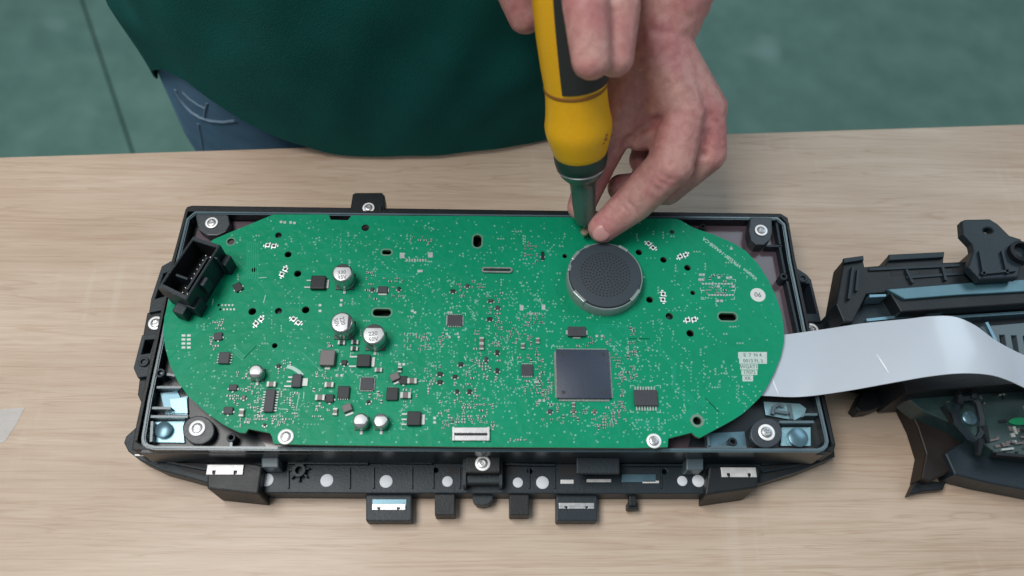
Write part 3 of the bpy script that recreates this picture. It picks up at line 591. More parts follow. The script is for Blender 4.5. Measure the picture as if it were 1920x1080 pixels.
# text, stickers, white printed blocks
tm = text_mesh('Visteon  VPKGBF-14A608-CA', .265, SILK); p0, p1 = at(1431, 533, ZP), at(1307, 438, ZP)
obj('lettering', tm, None, board, m=TR((p0.x+p1.x)/2, (p0.y+p1.y)/2, ZP+.004, math.atan2(p1.y-p0.y, p1.x-p0.x)))
b = BM(); lathe(b, [(.36, 0), (.36, .008), (0, .009)], 28); rs = obj('round_sticker', b, STICK, board, m=atm(1421, 553, ZP+.002), label='round white sticker with 06')
obj('lettering', text_mesh('06', .34, PURP), None, board, m=atm(1421, 553, ZP+.014, R(-6)))
for i, (x0, y0, x1, y1, s) in enumerate(((1384, 660, 1438, 672, 'E  7  N 4'), (1386, 672, 1438, 682, '0013 FL 2'), (1388, 683, 1421, 693, 'WGAT1'), (1390, 694, 1420, 703, '17072'), (1392, 704, 1412, 715, 'XK'))):
    b = BM(); pbox(b, x0, y0, x1, y1, ZP+.001, ZP+.006, 0); obj('printed_block', b, SILKW, board); c = at((x0+x1)/2, (y0+y1)/2, ZP)
    obj('lettering', text_mesh(s, .23, INK), None, board, m=TR(c.x, c.y, ZP+.008))
occ(1411, 687, 54, 56); occ(1421, 553, 30, 30); occ(1370, 487, 10, 10)

# small stuff: vias, passives, pads, printed outlines
def free(x, y): return all(abs(x-a) > c or abs(y-b_) > d for a, b_, c, d in occupied)
def in_board(x, y, z=ZP): p = at(x, y, z); return inside(p.x, p.y, BOP)
vb = BM(); nv = 0
def via(x, y, r):
    p = at(x, y, ZP); f = vb.faces.new([vb.verts.new((p.x+r*math.cos(2*math.pi*i/6), p.y+r*math.sin(2*math.pi*i/6), ZP+.0045)) for i in range(6)])
dens = [(700, 470, 90, 60, 70), (800, 440, 80, 40, 60), (760, 540, 80, 60, 90), (880, 560, 110, 70, 190), (1010, 560, 60, 70, 110), (960, 640, 110, 70, 230), (1000, 720, 110, 60, 160), (860, 700, 90, 70, 170), (1190, 660, 60, 80, 120),
        (1240, 720, 90, 70, 110), (1340, 700, 90, 80, 70), (1100, 800, 150, 30, 90), (760, 640, 80, 60, 90), (700, 740, 120, 70, 130), (520, 740, 110, 70, 120), (400, 700, 70, 60, 70), (560, 640, 70, 40, 30), (480, 470, 90, 50, 50), (610, 460, 70, 50, 45),
        (1000, 460, 90, 50, 70), (1160, 430, 60, 25, 20), (1300, 560, 80, 60, 60), (850, 780, 80, 40, 60), (1200, 790, 90, 40, 60), (420, 760, 60, 40, 30)]
for cx, cy, sx, sy, n_ in dens:
    for _ in range(int(n_*.85)):
        x, y = random.gauss(cx, sx*.6), random.gauss(cy, sy*.6)
        if free(x, y) and in_board(x, y) and 408 < y < 830: via(x, y, random.choice((.028, .032, .038, .05)))
for _ in range(420):
    x, y = random.uniform(320, 1465), random.uniform(415, 825)
    if free(x, y) and in_board(x, y): via(x, y, random.choice((.03, .034, .045)))
for x in range(530, 1245, 42): via(x+random.uniform(-3, 3), 829, .045)
for _ in range(120):        # short runs of vias in line
    x, y = random.uniform(380, 1400), random.uniform(430, 810); a = random.choice((0, 45, 90, -45)); st = random.uniform(6, 9)
    for k in range(random.randint(3, 6)):
        u, v = x+math.cos(R(a))*st*k, y+math.sin(R(a))*st*k
        if free(u, v) and in_board(u, v): via(u, v, .034)
obj('via', vb, VIA, board, kind='stuff', label='tiny solder dots scattered over the whole board')
sb = BM()
def smd(x, y, rot, L_=.11, D_=.06, mi=0):
    p = at(x, y, ZP); c, s = math.cos(rot), math.sin(rot); h = .035
    def bx(o_, l_, d_, hh, m_):
        pts = [(p.x+(o_+u)*c-v*s, p.y+(o_+u)*s+v*c) for u, v in ((-l_/2, -d_/2), (l_/2, -d_/2), (l_/2, d_/2), (-l_/2, d_/2))]
        prism(sb, pts, ZP+.002, ZP+hh, 0, m_)
    bx(0, L_*.5, D_*.9, h, mi); bx(-L_*.38, L_*.28, D_, h+.004, 2); bx(L_*.38, L_*.28, D_, h+.004, 2)
clus = [(708, 545, 22, 16, 10), (735, 540, 18, 16, 10), (860, 543, 16, 12, 9), (885, 535, 22, 8, 9), (925, 580, 14, 28, 20), (895, 655, 8, 40, 12), (920, 675, 16, 36, 16), (985, 648, 28, 22, 20), (1000, 705, 18, 34, 22), (1018, 740, 16, 28, 16), (1035, 772, 16, 14, 10),
        (1095, 780, 40, 12, 8), (1150, 778, 20, 18, 14), (1185, 665, 8, 50, 16), (1166, 740, 6, 34, 10), (1115, 640, 30, 10, 8), (1160, 690, 12, 24, 6), (865, 780, 40, 26, 30), (895, 780, 30, 24, 16), (815, 710, 18, 26, 10), (880, 715, 30, 34, 18), (780, 640, 22, 14, 12), (640, 640, 28, 12, 8),
        (620, 700, 30, 10, 6), (700, 745, 20, 10, 8), (600, 745, 12, 18, 6), (770, 740, 14, 18, 5), (460, 725, 22, 26, 16), (470, 770, 22, 26, 16), (440, 755, 14, 22, 10), (510, 790, 26, 10, 12), (545, 770, 10, 22, 9), (540, 740, 14, 14, 6), (410, 615, 14, 14, 8), (420, 578, 14, 8, 8), (405, 640, 14, 20, 8),
        (1000, 475, 18, 22, 9), (1340, 520, 26, 8, 8), (1345, 545, 28, 8, 12), (1000, 600, 18, 14, 9), (690, 515, 8, 6, 3), (530, 687, 14, 12, 7), (790, 452, 22, 8, 6), (1130, 800, 20, 4, 8), (970, 825, 12, 2, 4), (600, 770, 16, 16, 5), (760, 780, 8, 10, 4), (830, 640, 14, 12, 5), (945, 620, 30, 20, 10)]
for cx, cy, sx, sy, n_ in clus:
    for _ in range(n_*2):
        g = 5.5; x, y = round(random.uniform(cx-sx, cx+sx)/g)*g, round(random.uniform(cy-sy, cy+sy)/g)*g
        if not free(x, y) or not in_board(x, y): continue
        big_ = random.random() < .25
        occ(x, y, 5 if not big_ else 8, 4); smd(x, y, random.choice((0, math.pi/2)), .16 if big_ else .11, .085 if big_ else .06, random.choice((0, 0, 1, 1, 3)))
obj('surface_component', sb, [CERAM, CHIPD, TIN, INDU], board, kind='stuff', label='tiny ceramic parts in dense clusters')
pb = BM()
def padq(x, y, w_, h_, mi=0): pbox(pb, x-w_/2, y-h_/2, x+w_/2, y+h_/2, ZP+.002, ZP+.012, 0, mi)
for i in range(8): padq(763+i*5, 488, 3, 5)
padq(754, 479, 9, 10); padq(807, 478, 9, 10)
for i in range(7): padq(990+i*3.6, 588, 2.2, 4)
padq(978, 577, 7, 10); padq(1019, 576, 7, 10)
for i in range(4):
    for j in range(2): padq(344+j*10, 629+i*7.5, 7, 4)
for i in range(10): padq(1318+i*6, 532+(i % 2)*0, 4.4, 3)
for i in range(9): padq(1330+i*5.5, 553, 4, 3)
for x, y in ((1313, 515), (1319, 515), (1312, 524), (1318, 524), (1348, 520), (1364, 521), (1370, 520), (1347, 537), (1375, 537), (1346, 564), (1353, 564), (600, 583), (600, 572), (640, 563), (639, 572), (773, 583), (778, 586), (785, 508), (790, 508), (1371, 466), (1119, 630), (1129, 630), (1012, 751), (1020, 751), (1004, 716), (1010, 716), (632, 704), (641, 704), (749, 683), (757, 683), (815, 784), (815, 792), (534, 417), (545, 417), (552, 418), (527, 416)):
    padq(x, y, 5, 4.5)
for i in range(5): padq(851+i*1.0, 640, .1, .1)
for x, y in ((841, 586), (846, 586), (843, 592), (838, 626), (843, 632), (858, 626), (860, 632)): padq(x, y, 4, 4)
for x0, y0, w_, n_ in ((395, 578, 5, 5), (1190, 640, 3, 1), (905, 632, 3, 1)):
    for i in range(n_): padq(410+i*6.5, 572, 3.5, 3.5); padq(413+i*6.5, 580, 3.5, 3.5)
obj('solder_pad', pb, [TIN], board, kind='stuff', label='bare tinned solder pads')
tb_ = BM(); random.seed(21)
for _ in range(46):
    x, y = random.uniform(380, 1380), random.uniform(430, 800); d0 = random.choice(((1, 0), (0, 1), (.7, .7), (.7, -.7))); d1 = random.choice(((1, 0), (.7, .7), (.7, -.7), (0, 1))); l0, l1 = random.uniform(15, 60), random.uniform(10, 50)
    for k in range(random.randint(2, 6)):
        ox, oy = x-d0[1]*4*k, y+d0[0]*4*k; P = [(ox, oy), (ox+d0[0]*l0, oy+d0[1]*l0), (ox+d0[0]*l0+d1[0]*l1, oy+d0[1]*l0+d1[1]*l1)]
        if d0 == d1: P = [P[0], P[2]]
        if all(free(*q) and in_board(*q) for q in P) and free((P[0][0]+P[1][0])/2, (P[0][1]+P[1][1])/2): wall(tb_, px(P, ZP), .028, ZP+.0005, ZP+.0022)
obj('copper_track', tb_, TRACK, board, kind='stuff')
random.seed(5); kb = BM()
def ln(pts, w_=.022): wall(kb, px(pts, ZP), w_, ZP+.002, ZP+.004)
for x, y, w_, h_ in ((689, 721, 36, 34), (507, 753, 36, 50), (777, 787, 50, 36), (1093, 703, 118, 108), (683, 679, 52, 34), (853, 603, 40, 32), (988, 695, 34, 34), (1346, 534, 66, 20), (1346, 553, 62, 16), (786, 640, 44, 30), (1210, 748, 56, 50), (616, 675, 36, 38)):
    x0, y0, x1, y1 = x-w_/2, y-h_/2, x+w_/2, y+h_/2; ln([(x0, y0+5), (x0, y0), (x0+7, y0)]); ln([(x1-7, y1), (x1, y1), (x1, y1-5)]); ln([(x1-7, y0), (x1, y0), (x1, y0+5)]); ln([(x0, y1-5), (x0, y1), (x0+7, y1)])
for q in ([(538, 687), (549, 690), (560, 697), (567, 704)],): ln(q, .16)
for q in ([(561, 738), (556, 766)], [(570, 735), (569, 748)], [(545, 735), (544, 742)], [(524, 767), (538, 767)], [(400, 560), (398, 572)], [(498, 553), (494, 568)], [(790, 714), (778, 718)], [(870, 668), (874, 676)], [(960, 668), (962, 676)], [(500, 520), (485, 521)]): ln(q, .03)
for _ in range(150):        # reference marks: short strokes too small to read
    x, y = random.uniform(380, 1400), random.uniform(430, 810)
    if not (free(x, y) and in_board(x, y)): continue
    a = random.choice((0, 90)); dx, dy = (5, 0) if a == 0 else (0, 5)
    for k in range(random.randint(2, 3)):
        u, v = x+k*dx, y+k*dy; ln([(u, v), (u+2, v-2.5)], .018); ln([(u+2, v-2.5), (u+2.6, v+1)], .018)
obj('printed_mark', kb, SILK, board, kind='stuff', label='pale printed outlines and reference marks')

# screws -----------------------------------------------------------------------
def screw_meshes():
    b = BM(); lathe(b, [(.24, 0), (.245, .04), (.21, .085), (.13, .105), (.125, .07), (.05, .065), (.045, .10), (0, .105)], 26)
    for k in range(6):
        a = k*math.pi/3; box(b, (.12*math.cos(a), .12*math.sin(a), .085), (.04, .045, .04), .006, 1, rot=a)
    h = mesh_from(b, 'screw', [STEEL, SIL])
    b = BM(); lathe(b, [(.20, -.01), (.33, -.01), (.345, .01), (.345, .03), (.325, .045), (.24, .045), (.23, .02)], 30); return h, mesh_from(b, 'washer', [WASH])
SH, SW = screw_meshes()
for x, y, z, s in ((397, 418, ZR-.08, .90), (691, 390, 2.94, .88), (1427, 432, ZR+.07, .92), (292, 606, 2.72, 1.0), (1521, 619, 2.72, 1.02), (370, 803, ZR-.18, 1.02), (536, 819, ZP+.02, .98), (905, 869, ZB+1.27, .98), (1437, 811, ZR-.03, 1.08), (1226, 827, ZP+.02, .94)):
    mw = atm(x, y, z, random.uniform(0, 1)) @ Matrix.Scale(s, 4); so = obj('screw', SH, None, ic, m=mw); obj('washer', SW, None, so, m=mw)

# connector shroud -------------------------------------------------------------
zc = ZP+1.75
T = [(362, 443), (413, 459), (349, 562), (297, 537)]       # opening corners at the top: far left, far right, near right, near left
def inset(q, k):
    c = Vector((sum(p[0] for p in q)/4, sum(p[1] for p in q)/4)); return [Vector(p)+(c-Vector(p)).normalized()*k for p in q]
o_t = [Vector(v) for v in px(T, zc)]
b = BM(); n_ = 4; i_t = inset(o_t, .21)
ov = [[b.verts.new((*p, z)) for p in o_t] for z in (ZP+.02, zc)]; iv = [[b.verts.new((*p, z)) for p in i_t] for z in (zc-1.3, zc)]
for i in range(4):
    j = (i+1) % 4
    b.faces.new((ov[0][i], ov[0][j], ov[1][j], ov[1][i])); b.faces.new((ov[1][i], ov[1][j], iv[1][j], iv[1][i])); f = b.faces.new((iv[1][i], iv[1][j], iv[0][j], iv[0][i])); f.material_index = 1
b.faces.new(iv[0]).material_index = 1; b.faces.new(ov[0][::-1]); bmesh.ops.recalc_face_normals(b, faces=b.faces[:])
es = [e for e in b.edges if all(v.co.z > zc-.01 for v in e.verts)]
bmesh.ops.bevel(b, geom=es, offset=.03, segments=2, affect='EDGES')
con = obj('connector_shroud', b, [PLG, DARK], ic, label='black open connector socket at the left end of the board')
cx_, cy_ = sum(p.x for p in o_t)/4, sum(p.y for p in o_t)/4; ex = (o_t[1]-o_t[0]).normalized(); ey = (o_t[2]-o_t[1]).normalized()   # ex across, ey along
ca = math.atan2(ey.y, ey.x)
def cpt(u, v): return (cx_+ex.x*u+ey.x*v, cy_+ex.y*u+ey.y*v)
hw, hl_ = (o_t[1]-o_t[0]).length/2, (o_t[2]-o_t[1]).length/2
for u, v, su, sv, z0, z1, nm in ((-hw-.15, .55*hl_, .3, 1.0, ZP+.6, zc-.35, 'latch'), (hw+.12, .25*hl_, .24, .45, ZP+.7, zc-.25, 'guide_rib'), (hw+.10, -.55*hl_, .2, .10, ZP+.1, zc-.1, 'guide_rib'), (hw+.22, -.75*hl_, .3, .55, ZP, zc-.75, 'foot'), (hw*.2, hl_+.2, .55, .5, ZP, zc-.95, 'foot'), (hw*.9, .85*hl_, .5, .6, ZP, zc-.8, 'foot'), (-.15, .35*hl_, hw*.9, .12, zc-.9, zc-.15, 'key_rib'), (hw-.28, .1*hl_, .12, hl_*1.2, zc-1.2, zc-.12, 'key_rib')):
    b = BM(); x, y = cpt(u, v); box(b, (x, y, (z0+z1)/2), (sv, su, z1-z0), .04, rot=ca); obj(nm, b, PLG, con)
b = BM()
for i in range(9):
    for j in (-.12, .12):
        x, y = cpt(j+.1, (-.75+i*.19)*hl_*.9); box(b, (x, y, zc-1.0), (.05, .05, .6), .01, rot=ca)
obj('pin', b, STEEL, con)

# buzzer / speaker ------------------------------------------------------------
sc_ = at(1131, 529, ZP); mw = TR(sc_.x, sc_.y, ZP); RS = 1.70
b = BM(); lathe(b, [(RS+.10, 0), (RS+.11, .1), (RS+.09, .62), (RS+.06, .68), (RS+.01, .68), (RS, .6), (RS, 0)], 64, mi=0); spk = obj('speaker', b, CLEAR, ic, m=mw, label='round grey speaker with perforated face in a translucent collar')
b = BM(); prof = [(RS, 0), (RS, .72), (RS-.03, .78), (RS-.09, .80), (0, .80)]; lathe(b, prof, 64); cap_ = obj('speaker_cap', b, GRILL, spk, m=mw)
b = BM(); rr_ = .10
for k in range(1, 9):
    n_ = int(6*k*.9)
    for i in range(n_):
        a = 2*math.pi*i/n_+k*.7; r_ = k*.142
        lathe(b, [(.046, .803), (.03, .804), (0, .804)], 8, c=(r_*math.cos(a), r_*math.sin(a), 0))
obj('sound_hole', b, DARK, cap_, m=mw); bpy.context.view_layer.update()
for a, L_ in ((143, .55), (168, .35), (57, .5), (222, .75), (-38, .7), (118, .28)):
    b = BM(); aa = R(a); box(b, ((RS-.02)*math.cos(aa), (RS-.02)*math.sin(aa), .46), (.20, L_, .66), .05, rot=aa); obj('clip', b, CLEAR, spk, m=mw)

# ------------------------------------------------------------------ ribbon cable
top = [(1440, 631, 3.55), (1475, 627, 3.6), (1540, 618, 3.95), (1620, 606, 4.7), (1700, 598, 5.5), (1745, 593, 5.9), (1790, 594, 6.0), (1830, 611, 5.9), (1870, 640, 5.6), (1925, 668, 5.0), (2010, 700, 4.2), (2080, 720, 3.9)]
bot = [(1400, 741, 3.55), (1432, 742, 3.6), (1500, 744, 3.8), (1580, 734, 4.6), (1665, 719, 5.4), (1740, 706, 5.9), (1800, 700, 6.0), (1850, 702, 5.9), (1885, 711, 5.6), (1925, 729, 5.0), (2010, 770, 4.2), (2080, 800, 3.9)]
def cr(P, t):
    n = len(P)-1; i = min(int(t), n-1); u = t-i; p = [P[max(i-1, 0)], P[i], P[i+1], P[min(i+2, n)]]
    return tuple(.5*((2*p[1][k])+(-p[0][k]+p[2][k])*u+(2*p[0][k]-5*p[1][k]+4*p[2][k]-p[3][k])*u*u+(-p[0][k]+3*p[1][k]-3*p[2][k]+p[3][k])*u**3) for k in range(3))
NT, NW = 66, 10; b = BM(); g = []
for i in range(NT+1):
    t = 11*i/NT; A, B = cr(top, t), cr(bot, t); pa, pb_ = at(*A), at(*B)
    g.append([b.verts.new(pa.lerp(pb_, j/NW)+Vector((0, 0, .05*math.sin(math.pi*j/NW)))) for j in range(NW+1)])
for i in range(NT):
    for j in range(NW): b.faces.new((g[i][j], g[i+1][j], g[i+1][j+1], g[i][j+1])).smooth = True
bmesh.ops.recalc_face_normals(b, faces=b.faces[:]); bmesh.ops.solidify(b, geom=b.faces[:], thickness=.025)
rc = obj('ribbon_cable', b, FFC, None, smooth=True); rc['label'] = 'wide flat white ribbon cable arching from under the board to the right module'; rc['category'] = 'ribbon cable'
def on_cable(x0, y0, x1, y1, w_):
    b = BM(); dg = bpy.context.evaluated_depsgraph_get(); bv = BVHTree.FromPolygons([v.co.copy() for v in rc.data.vertices], [tuple(p.vertices) for p in rc.data.polygons]); pts = []
    for k in range(9):
        x, y = x0+(x1-x0)*k/8, y0+(y1-y0)*k/8; d = (at(x, y, 0)-CP).normalized(); h = bv.ray_cast(CP, d)
        if h[0]: pts.append(h[0]+Vector((0, 0, .012)))
    if len(pts) > 2: tube(b, pts, [w_*(.3+.7*math.sin(math.pi*i/(len(pts)-1))) for i in range(len(pts))], 6); obj('surface_line', b, FFCL, rc)
    else: b.free()
on_cable(1446, 706, 1459, 740, .03); on_cable(1643, 664, 1666, 700, .04)  # first a whitish marking line, then a glint shaped as a pale strip

# ------------------------------------------------------------------ right hand module (partly outside the frame)
dm = thing('display_module', (28, -2, 0), 'black plastic display module with teal-sheen strips, cut off by the right edge', 'display module')
def dpl(name, q, z0, z1, m, bev=.06, holes=None, **kw): return plate(name, px(q[::-1], z1), [px(h, z1) for h in (holes or [])], z0, z1, [m], dm, bev=bev, **kw)
dpl('rear_wall', [(1583, 486), (1618, 481), (1621, 500), (1660, 497), (1667, 478), (1771, 473), (1769, 492), (1815, 490), (1822, 470), (1900, 455), (1930, 452), (2060, 450), (2060, 560), (1690, 585), (1668, 548), (1625, 552), (1600, 604), (1582, 603), (1568, 570)], 3.2, 4.6, PL)
dpl('rear_strip', [(1582, 484), (1619, 479), (1620, 487), (1582, 493)], 4.6, 4.8, PLG, .03); dpl('rear_strip', [(1667, 477), (1771, 472), (1770, 482), (1667, 488)], 4.6, 4.8, PLG, .03)
dpl('mounting_ear', [(1803, 414), (1810, 411), (1856, 410), (1872, 420), (1893, 441), (1915, 448), (1922, 470), (1910, 520), (1838, 524), (1815, 500), (1825, 470), (1822, 456), (1805, 438)], 4.9, 5.4, PLG, .08, holes=[circ(1853, 432, 9, 14, 5)])
b = BM(); lathe(b, [(.55, 0), (.55, .5), (.4, .55), (.36, .2), (0, .15)], 22); obj('ear_boss', b, PL, dm, m=atm(1905, 480, 5.2))
dpl('side_wall', [(1568, 570), (1600, 560), (1700, 565), (1745, 590), (1745, 640), (1620, 640), (1580, 604)], 1.5, 3.8, PLG)
dpl('teal_sheen_strip', [(1662, 542), (1800, 531), (1930, 523), (2060, 520), (2060, 545), (1930, 546), (1800, 553), (1697, 561)], 4.2, 4.75, FILM2, .04, label='long edge strip with a painted teal sheen')
dpl('teal_sheen_strip', [(1745, 566), (1930, 548), (2060, 542), (2060, 570), (1930, 574), (1740, 588)], 3.6, 4.2, FILMD, .04)
dpl('rib', [(1630, 552), (1662, 551), (1662, 556), (1630, 558)], 3.9, 4.7, FILMD, .02)
for q, z in (([(1700, 505), (1712, 530)], 4.75), ([(1768, 500), (1774, 525)], 4.75), ([(1630, 505), (1800, 497)], 4.7), ([(1600, 500), (1592, 560)], 4.8), ([(1610, 505), (1606, 545)], 4.75), ([(1700, 520), (1810, 512)], 4.68), ([(1838, 470), (1846, 515)], 5.55), ([(1880, 470), (1890, 512)], 5.55), ([(1840, 512), (1905, 506)], 5.55)):
    b = BM(); wall(b, px(q, z), .12, z-.35, z); obj('rib', b, PLG, dm)
for q in ([(1668, 500), (1690, 498), (1694, 515), (1672, 518)], [(1722, 508), (1750, 506), (1753, 518), (1725, 520)], [(1785, 502), (1806, 500), (1808, 512), (1788, 515)]):
    b = BM(); prism(b, px(q[::-1], 4.61), 4.4, 4.612, 0); obj('slot', b, DARK, dm)  # dark patch painting the shade of a slot, nothing is cut
for q, z in (([(1625, 600), (1740, 588)], 3.95), ([(1760, 596), (2040, 578)], 3.9), ([(1850, 604), (1868, 640)], 3.95)):
    b = BM(); wall(b, px(q, z), .14, z-.6, z); obj('rib', b, FILMD, dm)
for q, z in (([(1700, 745), (1780, 720), (1920, 706)], 2.75), ([(1868, 850), (1960, 858), (2050, 860)], 2.6), ([(1770, 760), (1790, 790)], 2.6)):
    b = BM(); wall(b, px(q, z), .14, z-.5, z); obj('rib', b, PL, dm)
# base housing block that stands on the table
dpl('lower_housing', [(1600, 600), (1745, 585), (2060, 565), (2060, 720), (1930, 720), (1700, 735), (1680, 700), (1610, 690)], .3, 3.4, PL)
v_holes = [[(1874+i*22, 628+i*1), (1884+i*22, 628+i*1), (1889+i*22, 662), (1879+i*22, 656)] for i in range(7)]
dpl('vent_panel', [(1838, 612), (1930, 604), (2060, 600), (2060, 690), (1930, 690), (1880, 655)], 3.2, 3.75, VENT, .03, holes=v_holes)
dpl('module_board', [(1690, 738), (1760, 712), (1930, 700), (2060, 700), (2060, 858), (1930, 858), (1868, 850), (1800, 800), (1730, 770)], 1.0, 2.3, BOARD2, .04, label='dark teal inner circuit board')
dpl('front_wall', [(1772, 850), (1850, 800), (1870, 852), (1935, 862), (2060, 870), (2060, 945), (1925, 919), (1850, 905), (1790, 890)], .02, 1.5, PLG, .08)
dpl('side_panel', [(1690, 740), (1740, 735), (1800, 778), (1860, 830), (1840, 862), (1790, 880), (1745, 903), (1727, 898), (1736, 850), (1720, 800)], .02, 1.2, BROWN, .08)
dpl('foot', [(1618, 735), (1665, 725), (1725, 735), (1715, 752), (1665, 757), (1632, 770), (1612, 772), (1603, 764)], .05, 1.0, PL, .08)
dpl('foot', [(1722, 892), (1735, 888), (1738, 902), (1775, 903), (1768, 918), (1730, 922), (1706, 928)], .02, .6, PL, .05)
# wiring hoop
b = BM(); tube(b, [at(x, y, 2.9) for x, y in ((1790, 775), (1794, 757), (1803, 748), (1822, 746), (1834, 758), (1841, 788), (1840, 812), (1831, 826), (1818, 820), (1806, 806), (1796, 795))], .17, 5, close=True); obj('hoop', b, PLG, dm)
for q in ([(1797, 760), (1797, 726)], [(1822, 750), (1826, 728)], [(1836, 826), (1834, 852)], [(1842, 800), (1852, 830)]):
    b = BM(); tube(b, [at(*q[0], 2.9), at(*q[1], 2.9)], [.24, .12], 6); obj('hook', b, PL, dm)
b = BM(); p = at(1815, 785, 2.3); lathe(b, [(.34, 0), (.34, .15), (.26, .2), (0, .2)], 18); obj('lens_cap', b, FILMD, dm, m=TR(p.x, p.y, 2.32))
b = BM(); prism(b, [(q[0], q[1]) for q in px(circ(1912, 790, 20, 16, 7), 2.4)], 2.3, 2.42, .02); obj('green_patch', b, GLED, dm, label='bright green patch on the inner board')
rb = BM(); random.seed(11)
for _ in range(90):
    x, y = random.uniform(1745, 2040), random.uniform(715, 850)
    if y > 760 and x < 1860: continue
    p = at(x, y, 2.3); box(rb, (p.x, p.y, 2.34), (random.uniform(.08, .4), random.uniform(.06, .2), .1), .01, random.choice((0, 1, 1, 2)), rot=random.choice((.12, .12+math.pi/2)))
for _ in range(22):
    x, y = random.uniform(1850, 2030), random.uniform(818, 848); p = at(x, y, 2.3); box(rb, (p.x, p.y, 2.36), (random.uniform(.2, .6), .1, .14), .01, random.choice((0, 0, 2)), rot=random.choice((.12, .2, -.1)))
obj('board_component', rb, [INDU, CHIPD, TIN], dm, kind='stuff')

# ------------------------------------------------------------------ person
pc = at(800, 285, 0)
person = thing('person', (pc.x, pc.y+12, -75), 'person in a dark teal shirt and blue jeans leaning at the table, holding a screwdriver', 'person')

def blob(name, chains, voxel, smooth_it, mats, parent):
    """one continuous skin: tapered limbs laid over each other, fused by a voxel remesh and smoothed"""
    b = BM()
    for ch in chains:
        for (p, r), (q, s) in zip(ch[:-1], ch[1:]):
            p, q = Vector(p), Vector(q); n = max(2, int((q-p).length/(min(r, s)*.5))+1)
            for i in range(n+1):
                t = i/n; m_ = Matrix.Translation(p.lerp(q, t)); bmesh.ops.create_icosphere(b, subdivisions=2, radius=r+(s-r)*t, matrix=m_)
    me = mesh_from(b, name, mats); t = bpy.data.objects.new('t', me); C.objects.link(t)
    mo = t.modifiers.new('r', 'REMESH'); mo.mode = 'VOXEL'; mo.voxel_size = voxel; mo.adaptivity = 0
    ms = t.modifiers.new('s', 'SMOOTH'); ms.factor = .5; ms.iterations = smooth_it
    dg = bpy.context.evaluated_depsgraph_get(); dg.update(); me2 = bpy.data.meshes.new_from_object(t.evaluated_get(dg)); bpy.data.objects.remove(t)
    for p in me2.polygons: p.use_smooth = True
    return me2
def A(x, y, z, r): return (at(x, y, z), r)
wl = at(1228, 70, 11.0); sh_l = Vector((pc.x+19, pc.y+14, 48)); el_l = Vector((wl.x+6, wl.y+13, 24))
idx = [A(1276, 212, 9.6, 1.12), A(1258, 308, 8.2, 1.10), A(1190, 378, 6.3, .98), A(1130, 428, 5.1, .74)]
mid = [A(1318, 208, 9.0, 1.08), A(1322, 286, 7.6, 1.05), A(1250, 352, 5.9, .88), A(1164, 352, 5.2, .70)]
rng = [A(1326, 204, 8.0, 1.0), A(1318, 276, 6.4, .92), A(1255, 318, 5.6, .80), A(1205, 300, 6.0, .70)]
pky = [A(1300, 190, 7.2, .90), A(1285, 250, 6.2, .80), A(1240, 285, 5.6, .72), A(1208, 270, 6.4, .70)]
thb = [A(1205, 120, 10.2, 1.45), A(1164, 205, 8.8, 1.18), A(1123, 302, 6.8, .90), A(1089, 388, 5.2, .70)]
chains = [idx, mid, rng, pky, thb]
for q, r0 in ((idx, 1.25), (mid, 1.2), (rng, 1.1), (pky, 1.0)): chains.append([(wl+Vector((.1, -.6, 0)), 1.5), q[0]])
chains += [[thb[1], A(1200, 250, 8.2, .85), A(1235, 240, 8.6, 1.0)], [thb[0], (wl, 1.5)], [thb[1], A(1215, 195, 9.1, 1.0), idx[0]], [thb[0], A(1240, 165, 9.9, 1.1), idx[0]], [A(1255, 150, 9.2, 1.3), mid[0]], [(wl, 1.75), (wl.lerp(el_l, .45), 2.4), (el_l, 3.6)], [(el_l, 3.6), (sh_l, 4.6)]]
body = blob('body', chains, .10, 7, [SKIN], person)
def surface_line(me, P, depth, width):
    bv_ = BVHTree.FromPolygons([v.co.copy() for v in me.vertices], [tuple(p.vertices) for p in me.polygons]); pts = []
    for x, y in P:
        d = (at(x, y, 0)-CP).normalized(); h = bv_.ray_cast(CP, d)
        if h[0]: pts.append(h[0])
    if len(pts) < 2: return
    fine_ = []
    for a, c in zip(pts[:-1], pts[1:]):
        for i in range(8): fine_.append(a.lerp(c, i/8))
    lo = Vector([min(p[i] for p in fine_)-width*3 for i in range(3)]); hi = Vector([max(p[i] for p in fine_)+width*3 for i in range(3)]); mv = []
    for v in me.vertices:
        c = v.co
        if lo.x < c.x < hi.x and lo.y < c.y < hi.y and lo.z < c.z < hi.z:
            j, d2 = min(enumerate((c-p).length_squared for p in fine_), key=lambda q: q[1]); e = min(1, 3*min(j+1, len(fine_)-j)/len(fine_))
            mv.append((v.index, v.normal.copy(), depth*e*math.exp(-d2/width**2)))
    for i, nn, k in mv: me.vertices[i].co -= nn*k
for P, dp_, w_ in (([(1166, 284), (1180, 264), (1205, 240), (1232, 224), (1262, 214)], .32, .22), ([(1332, 236), (1326, 262), (1318, 290), (1302, 312)], .22, .2), ([(1236, 322), (1256, 338), (1272, 356)], .07, .10), ([(1226, 330), (1246, 346), (1262, 364)], .07, .10), ([(1217, 338), (1236, 355), (1250, 370)], .06, .10),
                    ([(1172, 372), (1186, 388), (1196, 404)], .07, .10), ([(1163, 380), (1177, 396), (1187, 410)], .06, .10), ([(1330, 205), (1338, 225), (1350, 238)], .08, .12), ([(1200, 150), (1215, 180), (1222, 205)], -.10, .35), ([(1255, 120), (1268, 160), (1278, 195)], -.12, .35), ([(1170, 250), (1190, 225), (1210, 205)], .08, .2), ([(1130, 250), (1145, 258), (1158, 262)], .06, .1), ([(1128, 262), (1142, 270), (1155, 274)], .06, .1)):
    surface_line(body, P, dp_, w_)
